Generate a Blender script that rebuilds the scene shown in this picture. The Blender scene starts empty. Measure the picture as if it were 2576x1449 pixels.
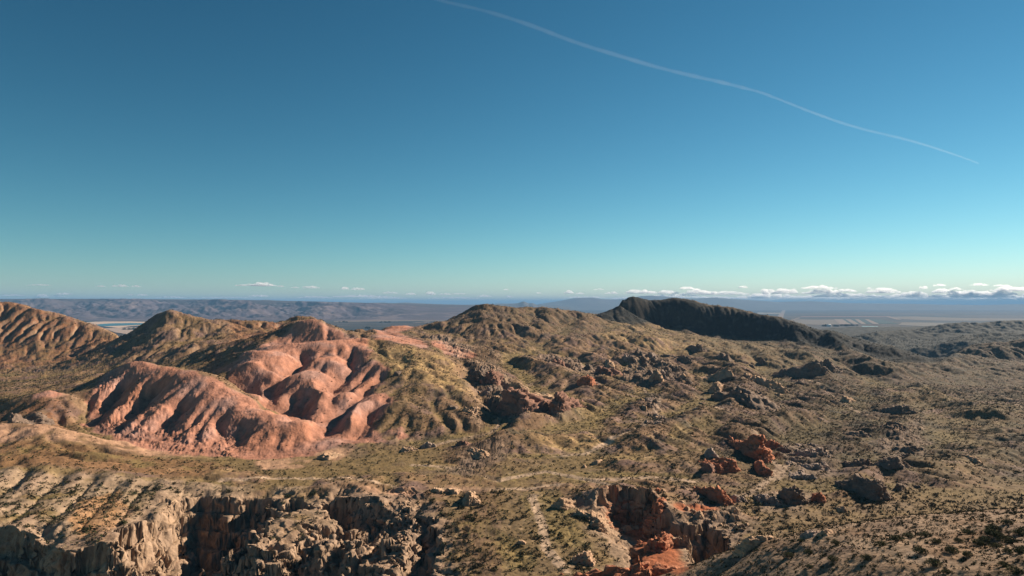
import bpy, math, time
import numpy as np
T0 = time.time()
S = bpy.context.scene
C = S.collection
PI = math.pi
# ------------------------------------------------------------------ camera, world, sun, exposure
F = 1740.0            # focal length in pixels of a 2576 px wide frame
PITCH = math.atan((763 - 724.5) / F)
cam = bpy.data.cameras.new('camera')
cam.sensor_width = 36.0
cam.lens = F / 2576 * 36.0
cam.clip_start = 1.0
cam.clip_end = 400000.0
camo = bpy.data.objects.new('camera', cam)
C.objects.link(camo)
camo.location = (0, 0, 0)
camo.rotation_euler = (PI / 2 + PITCH, 0, 0)
S.camera = camo

SUN_AZ, SUN_EL = math.radians(55), math.radians(27)     # azimuth clockwise from the view direction (+Y)
W = bpy.data.worlds.new('World')
S.world = W
W.use_nodes = True
nt = W.node_tree
nt.nodes.clear()
sky = nt.nodes.new('ShaderNodeTexSky')
sky.sky_type = 'NISHITA'
sky.sun_disc = False
sky.sun_elevation = SUN_EL
sky.sun_rotation = SUN_AZ
sky.altitude = 900
sky.air_density = 1.0
sky.dust_density = 0.0
sky.ozone_density = 6.0
bg = nt.nodes.new('ShaderNodeBackground')
bg.inputs[1].default_value = 0.05
sep = nt.nodes.new('ShaderNodeSeparateColor'); com = nt.nodes.new('ShaderNodeCombineColor')
nt.links.new(sky.outputs[0], sep.inputs[0])
for ch, (gam, gain) in enumerate(((1.7, .345), (1.38, .555), (1.3, .50))):     # clear, deep desert blue: each channel's own contrast
    pw_ = nt.nodes.new('ShaderNodeMath'); pw_.operation = 'POWER'; pw_.inputs[1].default_value = gam
    ml_ = nt.nodes.new('ShaderNodeMath'); ml_.operation = 'MULTIPLY'; ml_.inputs[1].default_value = gain
    if ch == 2:
        m1_ = nt.nodes.new('ShaderNodeMath'); m1_.operation = 'MULTIPLY'; m1_.inputs[1].default_value = .7
        m2_ = nt.nodes.new('ShaderNodeMath'); m2_.operation = 'MULTIPLY_ADD'; m2_.inputs[1].default_value = .36
        nt.links.new(sep.outputs[2], m1_.inputs[0]); nt.links.new(sep.outputs[1], m2_.inputs[0]); nt.links.new(m1_.outputs[0], m2_.inputs[2]); src_ = m2_.outputs[0]
    else: src_ = sep.outputs[ch]
    nt.links.new(src_, pw_.inputs[0]); nt.links.new(pw_.outputs[0], ml_.inputs[0]); nt.links.new(ml_.outputs[0], com.inputs[ch])
wo = nt.nodes.new('ShaderNodeOutputWorld')
nt.links.new(com.outputs[0], bg.inputs[0])
nt.links.new(bg.outputs[0], wo.inputs[0])

sl = bpy.data.lights.new('sun', 'SUN')
sl.energy = 5.0
sl.angle = math.radians(0.5)
sl.color = (1.0, 0.86, 0.70)
so = bpy.data.objects.new('sun', sl)
C.objects.link(so)
so.rotation_euler = (PI / 2 - SUN_EL, 0, PI - SUN_AZ)
S.view_settings.view_transform = 'Standard'
S.view_settings.look = 'None'
S.view_settings.exposure = 1.0
S.view_settings.gamma = 1.0
S.render.engine = 'CYCLES'
S.cycles.max_bounces = 7
S.cycles.diffuse_bounces = 1
S.cycles.volume_bounces = 6
S.cycles.transparent_max_bounces = 8
S.cycles.use_denoising = True

# ------------------------------------------------------------------ helpers
rng = np.random.RandomState(7)
PERM = np.concatenate([rng.permutation(256)] * 2).astype(np.int32)
ANG = rng.rand(256) * 2 * PI
GX, GY = np.cos(ANG).astype(np.float32), np.sin(ANG).astype(np.float32)
G3 = rng.randn(256, 3)
G3 = (G3 / np.linalg.norm(G3, axis=1)[:, None]).astype(np.float32)
f32 = np.float32

def per2(x, y, s=0):
    x = np.asarray(x, dtype=np.float64) + s * 17.37
    y = np.asarray(y, dtype=np.float64) + s * 31.71
    xf = np.floor(x); yf = np.floor(y)
    xi = xf.astype(np.int32) & 255; yi = yf.astype(np.int32) & 255
    fx = (x - xf).astype(f32); fy = (y - yf).astype(f32)
    ux = fx * fx * fx * (fx * (fx * 6 - 15) + 10); uy = fy * fy * fy * (fy * (fy * 6 - 15) + 10)
    x1 = (xi + 1) & 255; y1 = (yi + 1) & 255
    a = PERM[PERM[xi] + yi]; b = PERM[PERM[x1] + yi]; c = PERM[PERM[xi] + y1]; d = PERM[PERM[x1] + y1]
    n0 = GX[a] * fx + GY[a] * fy
    n1 = GX[b] * (fx - 1) + GY[b] * fy
    n2 = GX[c] * fx + GY[c] * (fy - 1)
    n3 = GX[d] * (fx - 1) + GY[d] * (fy - 1)
    p = n0 + (n1 - n0) * ux
    q = n2 + (n3 - n2) * ux
    return (p + (q - p) * uy) * 1.5

def fbm(x, y, sc, o=4, s=0, g=0.5, ridge=False):
    t = 0; a = 1.0; f = 1.0 / sc; n = 0
    for k in range(o):
        v = per2(x * f, y * f, s + k)
        if ridge: v = 1 - 2 * np.abs(v)
        t = t + a * v; n += a; a *= g; f *= 2.03
    return t / n

def per3(x, y, z, s=0):
    x = x + s * 7.3; y = y + s * 3.1; z = z + s * 11.9
    xf = np.floor(x); yf = np.floor(y); zf = np.floor(z)
    xi = xf.astype(np.int32) & 255; yi = yf.astype(np.int32) & 255; zi = zf.astype(np.int32) & 255
    fx = (x - xf).astype(f32); fy = (y - yf).astype(f32); fz = (z - zf).astype(f32)
    ux = fx * fx * (3 - 2 * fx); uy = fy * fy * (3 - 2 * fy); uz = fz * fz * (3 - 2 * fz)
    r = 0
    for dx in (0, 1):
        wx = ux if dx else 1 - ux
        px = PERM[(xi + dx) & 255]
        for dy in (0, 1):
            wy = uy if dy else 1 - uy
            py = PERM[px + ((yi + dy) & 255)]
            for dz in (0, 1):
                wz = uz if dz else 1 - uz
                g = G3[PERM[py + ((zi + dz) & 255)]]
                r = r + wx * wy * wz * (g[..., 0] * (fx - dx) + g[..., 1] * (fy - dy) + g[..., 2] * (fz - dz))
    return r * 1.5

def cell2(x, y, s=0):
    """distance to the nearest and the second nearest jittered cell centre, and a random value of the cell"""
    xf = np.floor(x); yf = np.floor(y)
    d1 = np.full(x.shape, 9.0, f32); d2 = d1.copy(); rid = np.zeros(x.shape, f32)
    for dx in (-1, 0, 1):
        for dy in (-1, 0, 1):
            cx = xf + dx; cy = yf + dy
            h = PERM[(PERM[(cx.astype(np.int32) + s * 13) & 255] + cy.astype(np.int32)) & 255]
            jx = (h * 0.61803) % 1.0; jy = (PERM[h] * 0.7548776) % 1.0
            d = np.sqrt((cx + 0.1 + 0.8 * jx - x) ** 2 + (cy + 0.1 + 0.8 * jy - y) ** 2).astype(f32)
            m = d < d1
            d2 = np.where(m, d1, np.minimum(d2, d))
            rid = np.where(m, (h / 255.0).astype(f32), rid)
            d1 = np.minimum(d1, d)
    return d1, d2, rid

def sst(a, b, x):
    t = np.clip((x - a) / (b - a), 0, 1)
    return t * t * (3 - 2 * t)

def unproj(px, py, Y):
    u = (px - 1288) / F; v = (724.5 - py) / F
    k = Y / (math.cos(PITCH) - v * math.sin(PITCH))
    return u * k, Y, (math.sin(PITCH) + v * math.cos(PITCH)) * k

# ------------------------------------------------------------------ survey points of the land: (column, row, distance)
CP = '''
-300,1180,350 -300,1300,265 0,1172,348 0,1230,308 0,1285,278 250,1180,348 250,1240,305 250,1320,265 500,1205,348 500,1290,293 760,1220,342 760,1290,293
1000,1235,327 1080,1245,322 1300,1218,345 1500,1225,338 600,1190,360 700,1182,375 900,1190,367 1100,1192,366 1300,1190,368
700,1168,400 900,1160,402 1100,1155,405 1300,1160,402 1500,1180,382 1700,1190,372 1900,1205,362
0,1066,430 60,1064,432 130,1068,432 230,1092,430 320,1107,430 430,1139,420 590,1163,402 0,1110,396 250,1135,385 430,1165,382
0,1100,455 130,1102,455
125,981,515 75,992,505 45,1010,495 150,1000,505 190,1040,480 205,1083,456 100,1045,462 20,1060,448 -50,1040,500 -300,1000,560 -300,1080,440
100,1008,600 250,985,610 20,1020,560
331,908,570 360,907,568 404,920,560 458,930,546 511,942,534 560,962,524 605,985,514 655,1011,498 704,1034,484 745,1046,474 782,1058,465 820,1082,455 855,1111,442
269,934,562 222,962,548 225,1000,515
240,1085,465 335,1115,443 430,1145,425 530,1158,412 650,1166,406 760,1150,418
420,1018,488 560,1060,468 300,1010,510 700,1100,445 340,1060,468 480,1085,450 620,1110,440
340,955,650 480,972,620 605,1012,562 700,1054,520
629,880,640 669,922,600 726,932,590 758,945,580 790,957,570 825,968,560 858,979,550 898,988,540 945,1000,530 990,1012,520
720,1030,515 780,1052,490 817,1076,468 860,1108,445 900,1100,455 985,1102,452 950,1060,480
664,875,690 737,864,690 790,861,690 852,859,692 885,856,700
763,875,672 810,895,650 860,890,655 800,930,612 844,972,570 842,961,575 887,907,618 882,890,640
910,880,660 935,888,650 900,940,595 950,960,575 920,990,545
753,809,780 774,807,780 800,810,775 817,816,770 852,826,760 898,845,730 920,853,712 950,857,718 979,856,722
737,826,772 710,842,760 680,858,742 656,872,722 629,886,695
760,868,735 710,876,715 820,866,735
640,912,600 560,905,640 573,893,700 522,942,560 560,950,540
428,783,1000 409,789,992 382,807,980 342,834,960 307,853,940 269,875,920 229,896,900 188,918,870 172,931,850
457,793,1015 500,799,1030 565,802,1042 619,805,1050 692,810,1060 715,805,1070 740,796,1080 758,791,1080 780,795,1080 817,812,1075 871,826,1050 911,832,1050
415,820,960 402,855,905 388,890,850
330,922,800 250,930,820 172,936,850 400,928,760 480,925,740 540,940,680 600,900,720 480,880,820 430,840,925 560,860,880 640,850,900 700,850,900 650,830,990
952,829,1100 979,817,1150 1027,816,1150 1068,824,1130 1000,840,960 1000,848,820
0,755,1180 40,762,1165 81,770,1150 128,784,1135 175,795,1120 215,810,1105 256,824,1090 291,838,1072 309,852,1060
283,864,1020 242,888,985 188,915,955 108,925,930 0,936,910 -200,748,1200 -200,940,900
0,960,800 0,1000,640 100,960,760 250,960,700 200,988,630 -300,960,800
922,862,705 1000,862,740 1081,872,730 1000,920,640 1100,920,640 1167,912,655 1202,958,592 1000,980,560 1100,980,560 1229,985,562 1259,1023,520 1229,1066,480
1100,1035,505 1100,1100,448 1040,1075,470
957,1022,510 995,1014,512 1025,1024,505 1059,1038,495 1095,1054,482 1127,1068,472
1113,810,1100 1140,794,1120 1167,783,1135 1194,774,1150 1221,768,1165 1256,767,1180 1290,772,1190 1325,770,1200 1366,772,1210 1406,778,1220 1460,786,1235 1500,791,1250
1522,783,1290 1554,767,1350 1570,755,1380 1588,744,1400 1608,748,1408 1629,752,1416 1662,752,1418 1694,750,1420 1729,753,1412 1769,764,1403 1810,772,1395 1863,780,1376 1904,787,1356 1950,797,1335 2005,810,1308
2045,822,1292 2067,829,1280 2086,828,1270 2113,837,1256 2153,850,1233 2193,860,1205 2247,871,1175 2301,888,1130 2341,904,1110 2382,915,1090
1554,797,1355 1594,803,1371 1630,806,1381 1670,808,1387 1705,816,1379 1742,826,1369 1780,832,1361 1823,837,1348 1880,841,1328 1931,843,1306 1975,849,1282 2018,857,1263 2070,868,1237 2126,878,1209 2180,890,1174 2242,903,1138 2341,917,1090
1554,812,1270 1400,810,1120 1250,800,1080 1180,820,1030 1100,850,950 1200,870,900 1300,870,900 1400,850,980 1500,850,1000 1600,850,1080 1700,850,1150 1800,860,1150 1900,880,1100
2000,890,1060 2100,905,1020 2200,930,980 1500,900,840 1700,900,880 1900,930,900 2100,960,900 2300,960,930 2500,960,950 1400,930,760 1300,950,700 1600,960,700 1800,970,720
2000,1000,700 2200,1000,740 2450,1000,760 1300,1000,600 1500,1010,570 1700,1010,600 1900,1040,590 2100,1060,570 2300,1060,590 2500,1060,590 2800,1060,590
1180,1098,452 1250,1085,462 1400,1080,470 1600,1080,480 1800,1090,480 2000,1110,470 2200,1130,455 2500,1120,470 1300,1120,430 1500,1130,425 1700,1130,425 1900,1160,405 2150,1190,388 2500,1190,390 2900,1190,390
1700,1215,350 1900,1225,345 2100,1240,345 2500,1250,340 1900,1280,312 2100,1290,310 2400,1300,303 2800,1300,303
1880,1372,262 2030,1372,255 2200,1368,250 2400,1352,250 2600,1345,250 2850,1340,250
1820,1392,190 1884,1372,178 1950,1362,168 2018,1357,160 2125,1352,152 2234,1346,145 2330,1338,142 2422,1328,140 2500,1322,137 2576,1317,135 2800,1310,130
1780,1449,175 1850,1440,160 2000,1449,135 2140,1375,140 2200,1449,120 2300,1402,122 2400,1449,108 2576,1449,98 2430,1422,115 2800,1449,95 2500,1370,125
1130,1257,314 1190,1300,290 1150,1350,262 1200,1400,245 1280,1449,226 1130,1449,224 1100,1400,240 1240,1360,262
1154,1264,316 1200,1294,300 1248,1326,284 1290,1360,267 1321,1386,254 1360,1425,240 1167,1229,338 1321,1228,338 1366,1247,324 1430,1262,315
1300,1290,300 1400,1330,275 1370,1370,258 1405,1430,240 1470,1400,250 1500,1440,235 1540,1350,272 1550,1420,245 1450,1310,290 1300,1255,318
1700,1280,300 1800,1290,292 1650,1240,322 1560,1235,328 1870,1375,255 1800,1380,250 1700,1449,225 1600,1449,225
2395,915,1450 2463,891,1480 2576,877,1500 2700,870,1500 2480,926,1340 2576,932,1310 2650,930,1310
2300,905,2000 2200,880,2050 2130,852,2600 2240,842,3000 2350,838,3200 2420,822,3400 2576,817,3400 2700,817,3400 2576,850,2300 2450,860,2100 2350,868,2100
2100,824,4300 2300,822,4300 2500,820,4300
-200,775,1340 0,782,1330 100,805,1310 200,850,1290 300,885,1280 360,880,1180 430,825,1150 500,840,1200 600,845,1230 700,848,1260 800,842,1250 870,848,1200 940,846,1250 1027,835,1280 1068,838,1250 1110,828,1230 1150,812,1240 1220,795,1300 1320,800,1330 1420,806,1350 1500,812,1380 1530,800,1400
-200,865,1500 100,865,1500 300,880,1500 600,870,1500 900,868,1500 1100,860,1500 1300,835,1520 1600,790,1560 1800,800,1560 2000,840,1480 2200,880,1400 2090,860,1400
'''
pts = []
for tk in CP.split():
    a, b, c = map(float, tk.split(','))
    pts.append(unproj(a, b, c))
def flat(Y, z, us):
    for u in us: pts.append((u * Y, Y, z))
flat(100, -84, (-1.1, -.8, -.5, -.25, 0)); flat(180, -84, (-1.1, -.8, -.5, -.3)); flat(100, -84, (0.2,))
flat(100, -36, (0.8, 1.1)); flat(150, -86, (0, .12))
flat(1700, -130, (-1.1, -.8, -.6, -.4, -.2, 0, .2, .4)); flat(2500, -185, (-1.1, -.7, -.4, -.1, .2)); flat(2500, -165, (.42,))
flat(4300, -206, (-1.1, -.7, -.4, -.1, .2, .35)); flat(5200, -212, (-1.1, -.7, -.3, 0, .3, .6, .9, 1.1)); flat(1900, -150, (0.5,))
pts = np.array(pts)
# thin interpolation in (direction, log distance)
KW = 1.6
pu = pts[:, 0] / pts[:, 1]; pw = np.log(pts[:, 1]) * KW; pt = pts[:, 2] / pts[:, 1]      # interpolate the slope z/Y: well scaled at every distance
n = len(pts)
c2 = 0.004 ** 2
K = np.sqrt((pu[:, None] - pu) ** 2 + (pw[:, None] - pw) ** 2 + c2)
A = np.zeros((n + 3, n + 3)); A[:n, :n] = K + np.eye(n) * 1e-4
Pm = np.stack([np.ones(n), pu, pw], 1); A[:n, n:] = Pm; A[n:, :n] = Pm.T
sol = np.linalg.solve(A, np.concatenate([pt, np.zeros(3)]))
U0, U1, NU = -1.15, 1.15, 900
W0, W1, NW = math.log(90) * KW, math.log(5200) * KW, 900
gu = np.linspace(U0, U1, NU); gw = np.linspace(W0, W1, NW)
GR = np.zeros((NW, NU))
for j in range(0, NW, 50):
    w = gw[j:j + 50][:, None, None]; u = gu[None, :, None]
    acc = np.sqrt((u - pu) ** 2 + (w - pw) ** 2 + c2) @ sol[:n]
    GR[j:j + 50] = acc + sol[n] + sol[n + 1] * gu[None, :] + sol[n + 2] * gw[j:j + 50][:, None]

# the ridge crests keep their surveyed elevation angles: (column, row) of the crest line
CREST = np.array([list(map(float, q.split(','))) for q in '-300,742 0,755 81,770 128,784 175,795 215,810 256,824 291,838 309,852 342,834 382,807 409,789 428,783 457,793 500,799 565,802 619,805 692,810 715,805 740,796 758,791 780,795 817,812 871,826 911,832 952,829 979,817 1027,816 1068,824 1113,810 1140,794 1167,783 1194,774 1221,768 1256,767 1290,772 1325,770 1366,772 1406,778 1460,786 1500,791 1522,783 1554,767 1570,755 1588,744 1608,748 1629,752 1662,752 1694,750 1729,753 1769,764 1810,772 1863,780 1904,787 1950,797 2005,810 2067,829 2086,829 2113,837 2153,850 2193,860 2247,871 2301,888 2341,904'.split()])
cu = (gu * F + 1288)
ct_ = np.array([unproj(0, y_, 1.0)[2] for y_ in np.interp(cu, CREST[:, 0], CREST[:, 1]) + 3.0])
GYv = np.exp(gw / KW)
zone = (GYv > 720) & (GYv < 1700)
ok_u = sst(-200, -20, cu) * sst(2480, 2180, cu)
for _ in range(4):
    sub_ = np.where(zone[:, None], GR, -9)
    kc = sub_.argmax(0); cr_ = sub_.max(0) - ct_
    yc = np.convolve(np.pad(GYv[kc], 5, 'edge'), np.ones(11) / 11, 'valid')
    cr_ = np.convolve(np.pad(cr_, 2, 'edge'), np.ones(5) / 5, 'valid') * ok_u
    GR -= cr_[None, :] * sst(0, 1, (GYv[:, None] - yc[None, :] + 105) / 100) * sst(3000, 1800, GYv)[:, None]

def bil(G, fy, fx):
    fy = np.clip(fy, 0, G.shape[0] - 1.001); fx = np.clip(fx, 0, G.shape[1] - 1.001)
    iy = fy.astype(np.int32); ix = fx.astype(np.int32)
    ty = fy - iy; tx = fx - ix
    return (G[iy, ix] * (1 - ty) * (1 - tx) + G[iy, ix + 1] * (1 - ty) * tx + G[iy + 1, ix] * ty * (1 - tx) + G[iy + 1, ix + 1] * ty * tx)

def Hbase(X, Y):
    u = X / Y; w = np.log(Y) * KW
    return bil(GR, (w - W0) / (W1 - W0) * (NW - 1), (u - U0) / (U1 - U0) * (NU - 1)) * Y

_ys = np.exp(np.linspace(math.log(95), math.log(5000), 3000))
def hit(px, py, Yo=None):
    """where the sight line through a survey pixel meets the land"""
    if Yo: return unproj(px, py, Yo)[:2]
    X, Y, Z = unproj(px, py, _ys)
    h = Hbase(X, Y)
    k = np.nonzero(h > Z)[0]
    if len(k) == 0: k = [np.argmax((h - Z) / Y)]
    return float(X[k[0]]), float(Y[k[0]])
def hits(s):
    r = []
    for tk in s.split():
        v = [float(q) for q in tk.split(',')]
        r.append(hit(*v))
    return np.array(r)
print('T rbf', time.time() - T0, n)

# ------------------------------------------------------------------ signed distance fields of land regions, on the survey grid
GXX = gu[None, :] * np.exp(gw / KW)[:, None]
GYY = np.exp(gw / KW)[:, None] * np.ones((1, NU))
def sdf(poly, lim=90.0):
    P = hits(poly) if isinstance(poly, str) else poly
    lo = P.min(0) - lim; hi = P.max(0) + lim
    out = np.full(GXX.shape, lim)
    m = (GXX > lo[0]) & (GXX < hi[0]) & (GYY > lo[1]) & (GYY < hi[1])
    x = GXX[m]; y = GYY[m]
    d = np.full(x.shape, 1e18); ins = np.zeros(x.shape, bool)
    for i in range(len(P)):
        ax, ay = P[i]; bx, by = P[(i + 1) % len(P)]
        ex, ey = bx - ax, by - ay
        t = np.clip(((x - ax) * ex + (y - ay) * ey) / (ex * ex + ey * ey + 1e-9), 0, 1)
        d = np.minimum(d, (x - ax - t * ex) ** 2 + (y - ay - t * ey) ** 2)
        if ay != by:
            c = ((ay > y) != (by > y)) & (x < (bx - ax) * (y - ay) / (by - ay) + ax)
            ins ^= c
    d = np.sqrt(d)
    out[m] = np.minimum(np.where(ins, -d, d), lim)
    return out
def union(*ps):
    r = sdf(ps[0])
    for p in ps[1:]: r = np.minimum(r, sdf(p))
    return r

R = {}
R['pink'] = union('331,908,570 404,920,560 511,942,534 605,985,514 704,1034,484 782,1058,465 855,1111 790,1150 650,1166 530,1158 430,1143 335,1115 240,1085 215,1040 225,985 269,934,562',
    '535,932 600,900 656,874,722 710,842,762 753,808,785 800,809,780 852,826,765 898,845,735 930,856,715 925,875 932,886 905,920 945,905 978,935 940,985 985,1000 992,1015 945,1050 962,1100 985,1106 860,1112 840,1100 760,1090,470 660,1030,530 600,975,560',
    '942,834,1080 979,815,1155 1027,814,1155 1072,825,1130 1010,834 960,838',
    '944,843 980,837 1010,841 1060,858 1087,873 1060,874 1000,862 945,852', '1085,868 1105,860 1135,872 1203,890 1192,901 1120,888',
    '75,988,500 125,980,520 165,995 120,1000', '985,1080 1010,1072 1024,1092 1000,1106')
R['pale'] = union('0,1063,435 130,1066,435 230,1091,432 320,1106,430 430,1139 520,1159 430,1146 330,1130 200,1112 60,1105 0,1105 -300,1105 -300,1060,440',
    '640,1168 760,1152 860,1122 885,1130 860,1160 750,1178 660,1178', '790,1224 900,1228 1040,1226 1040,1240 900,1238', '1120,1218 1230,1222 1230,1230 1130,1228')
R['grass'] = union('930,868 1080,874 1165,915 1200,960 1225,985 1160,1010 1040,975 960,930', '1240,1000,595 1420,985 1480,1010 1330,1050', '1540,800 1700,830 2000,880 2150,930 1900,930 1500,860', '1330,1110 1500,1090 1600,1110 1500,1150 1340,1145',
    '1520,1140 1760,1135 1700,1180 1500,1170', '2330,1230 2576,1180 2576,1020 2400,1000 2200,950 2140,930 2300,1040')
R['bench'] = union('-300,1178,350 0,1176 250,1186 430,1205 640,1214 760,1216 830,1230 640,1232 430,1240 330,1300 262,1345,250 110,1320,258 0,1310,262 -300,1320,258')
R['slab'] = union('180,1245 300,1215 330,1260 280,1330,252 200,1325,256 160,1290')
R['black'] = union('1500,793,1250 1588,744,1455 1694,750,1425 1810,772,1400 1950,797,1335 2067,829,1330 2193,860,1295 2301,888,1210 2400,917,1160 2345,922,1120 2242,905 2126,880 2018,859 1931,845 1823,839 1742,828 1670,811 1594,806')  # near face of the skyline hill, where shade is painted in
R['smooth'] = union('930,868 1080,874 1165,915 1200,960 1225,985 1160,1040 1040,1060 960,1000', '1100,1250 1200,1300 1300,1449 1130,1449')
R['rust'] = union('578,806 700,812,1060 760,797,1080 715,850 650,872 560,866', '0,1005,505 75,992,500 165,1000 195,1082 60,1063 0,1063', '520,900 600,885 560,905 480,925', '-200,745,1190 0,755,1180 175,795,1120 309,852,1060 242,890 188,917 108,925 0,936 -200,940',
    '715,806,1070 740,796,1085 758,791,1085 800,800,1085 720,815')
R['brown'] = union('0,1108 200,1115 330,1133 430,1150 590,1170 520,1200 250,1175 0,1168 -300,1170 -300,1108')
R['rough'] = union('240,1085 215,1040 225,985 269,934 331,925 420,1000 600,1090 640,1166 430,1143')
R['rock'] = union('1175,905 1230,900 1290,960 1330,1000 1330,1040 1265,1050 1235,1000 1195,950', '1590,895 1640,885 1700,920 1740,945 1700,965 1620,975 1580,965 1560,930',
    '1340,895 1400,890 1490,915 1530,950 1500,955 1440,935 1390,925', '1366,992 1400,1000 1425,1045 1375,1045', '1635,1000 1665,990 1670,1090 1620,1090', '1965,1105 2110,1120 2110,1205 1985,1210',
    '1890,1232 1985,1230 2075,1248 2070,1280 1900,1288', '1700,1255 1850,1262 1890,1330 1860,1372 1790,1320 1730,1300', '2190,1110 2320,1050 2330,1140 2250,1175', '1110,1185 1220,1120 1300,1125 1180,1190',
    '1060,850 1130,845 1200,880 1150,900')
R['red'] = union('1512,1246 1560,1240 1625,1253 1665,1275 1692,1310 1660,1320 1590,1310 1520,1290', '1600,1330 1670,1330 1720,1380 1720,1449 1600,1449,232', '1690,1260 1800,1270 1800,1285 1690,1290')

# canyons: rims
def islands(base, isl):
    return np.maximum(base, -sdf(isl))
c1 = np.array([hit(*map(float, t.split(','))) for t in '-900,1330,240 -300,1305,262 0,1300,266 110,1312,260 190,1335,250 250,1350,246 300,1322,266 345,1290,284 385,1262,302 440,1230,322 520,1222,329 640,1224,329 720,1228,326 800,1238,322 840,1232,326 980,1237,322 1050,1252,312 1098,1290,290 1112,1360,262 1108,1449,230'.split()] + [(-10, 150), (-10, 100), (-400, 100)])
c1 = np.array(c1)
R['can1'] = sdf(c1)
butt = sdf('690,1318,270 715,1262,296 780,1262,298 800,1290,290 780,1345,272 730,1360,262')
R['can1'] = np.maximum(R['can1'], -butt)
R['can2'] = sdf(np.array([hit(*map(float, t.split(','))) for t in '1497,1264,316 1515,1250,322 1555,1246,324 1600,1258,318 1632,1262,316 1662,1285,302 1690,1318,286 1740,1325,282 1790,1312,286 1812,1330,276 1856,1385,250 1800,1449,224 1770,1500,205 1560,1500,205 1575,1440,235 1560,1380,255 1532,1345,270 1502,1305,292'.split()]))
isl = sdf('1618,1345,262 1665,1330,268 1700,1352,260 1722,1400,242 1730,1460,215 1730,1520,200 1590,1520,200 1598,1430,236')
R['isl'] = isl
R['can2'] = np.maximum(R['can2'], -isl)
# canyon floors
FL = np.array([(-300, 240, -135), (-170, 240, -138), (-120, 232, -138), (-100, 300, -132), (-80, 330, -128), (-75, 290, -124), (-62, 300, -106), (-50, 318, -94), (-15, 318, -94.5), (-18, 290, -97), (-30, 268, -100), (-40, 240, -104), (-5, 300, -97), (-60, 262, -108), (-75, 240, -118),
   (12, 300, -101), (4, 270, -104), (-8, 235, -108), (45, 313, -98), (58, 302, -99), (62, 286, -99.5), (46, 286, -98), (45, 262, -101), (70, 292, -101), (78, 284, -106), (52, 250, -104), (85, 265, -118), (90, 240, -124), (75, 235, -120), (42, 235, -112), (-100, 170, -130), (60, 170, -125)], float)
w_ = 0; f_ = 0
for x, y, z in FL:
    k = 1 / ((GXX - x) ** 2 + (GYY - y) ** 2 + 30) ** 1.8
    w_ = w_ + k; f_ = f_ + k * z
R['floor'] = f_ / w_

def samp(G, X, Y):
    return bil(G, (np.log(Y) * KW - W0) / (W1 - W0) * (NW - 1), (X / Y - U0) / (U1 - U0) * (NU - 1)).astype(f32)

# gullies and ribs drawn on the land: points, depth, half width
LINES = [
 ('758,977 737,1000 707,1033', 5, 11), ('793,977 765,1003 737,1045', 5, 11), ('893,1001 850,1040 817,1078', 7, 14), ('936,1020 925,1050 898,1085', 6, 12), ('700,945 680,985 660,1015', 4, 12),
 ('763,876 758,895 726,929', 8, 15), ('885,866 882,896 887,907 842,961 844,978', 9, 16), ('975,935 930,965 905,990', 5, 10), ('940,915 905,950 870,975', 4, 9),
 ('404,945 360,1000 290,1065', 9, 14), ('330,935 290,985 235,1045', 7, 11), ('480,990 430,1040 400,1100', 7, 14), ('560,1060 575,1110 560,1150', 5, 12), ('640,1050 600,1090 560,1120', 4, 12),
 ('1160,895 1178,930 1215,972 1238,1008 1262,1040 1242,1072 1180,1100', 10, 15), ('1262,1040 1230,1075 1100,1095 1010,1120', 4, 12),
 ('225,1000 213,1050 235,1088', 8, 12), ('1400,830 1330,880 1260,905', 6, 26), ('1640,975 1560,1010 1480,1055 1330,1085', 5, 20), ('1740,860 1640,900 1560,935', 5, 24), 
 ('0,1178 150,1180', .1, 5), ('1040,1170 1150,1178 1258,1205 1370,1186 1480,1205 1545,1222 1610,1240', 2.2, 5), ('1480,1190 1620,1195 1750,1200', 1.6, 4), ('1258,1150 1400,1146 1500,1130', 1.6, 4),
 ('1200,1310 1290,1385 1340,1440', 1.5, 6), ('1380,1240 1420,1300 1440,1370', 2, 8), ('1330,1240 1400,1330 1480,1400', 1.2, 8), ('1700,1120 1720,1090 1800,1060', 2, 8),
 ('1823,850 1900,900 1960,960 1950,1000', 6, 22), ('2100,900 2200,960 2400,1010', 5, 22), ('2000,1040 2200,1060 2400,1100', 3, 18), ('1800,1000 1700,1040 1600,1060', 5, 18),
 ('1100,880 1160,900', 4, 14), ('1500,1020 1440,1050 1400,1075', 5, 16), ('1475,853 1510,830 1545,812', 7, 26), ('1330,850 1380,880 1440,890 1500,930', 6, 22), ('1270,880 1300,930 1350,980 1380,1040', 6, 20), ('2180,1000 2080,1060 1990,1100 1900,1120', 6, 20), ('2400,1090 2300,1120 2150,1160', 5, 20), ('2200,1230 2050,1235 1960,1240', 4, 16), ('1760,1030 1800,1000 1780,950 1730,920', 6, 20), ('1060,800 1110,830 1200,850', 5, 22), ('1450,790 1400,830', 6, 26), ('165,1182 100,1228 30,1288', 5, 6.5), ('245,1188 180,1240 110,1300', 5.5, 7), ('310,1196 255,1248 200,1312', 5, 6.5), ('385,1205 335,1240 290,1300', 5, 6), ('70,1178 20,1212 -40,1262', 4.5, 6), ('-20,1175 -80,1220 -140,1280', 5, 7), ('470,1212 455,1240 420,1262', 3, 5), ('560,1212 560,1240', 3, 5), ('1350,775 1330,815', 5, 22)]
LINES = [(hits(a), b, c) for a, b, c in LINES]
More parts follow.
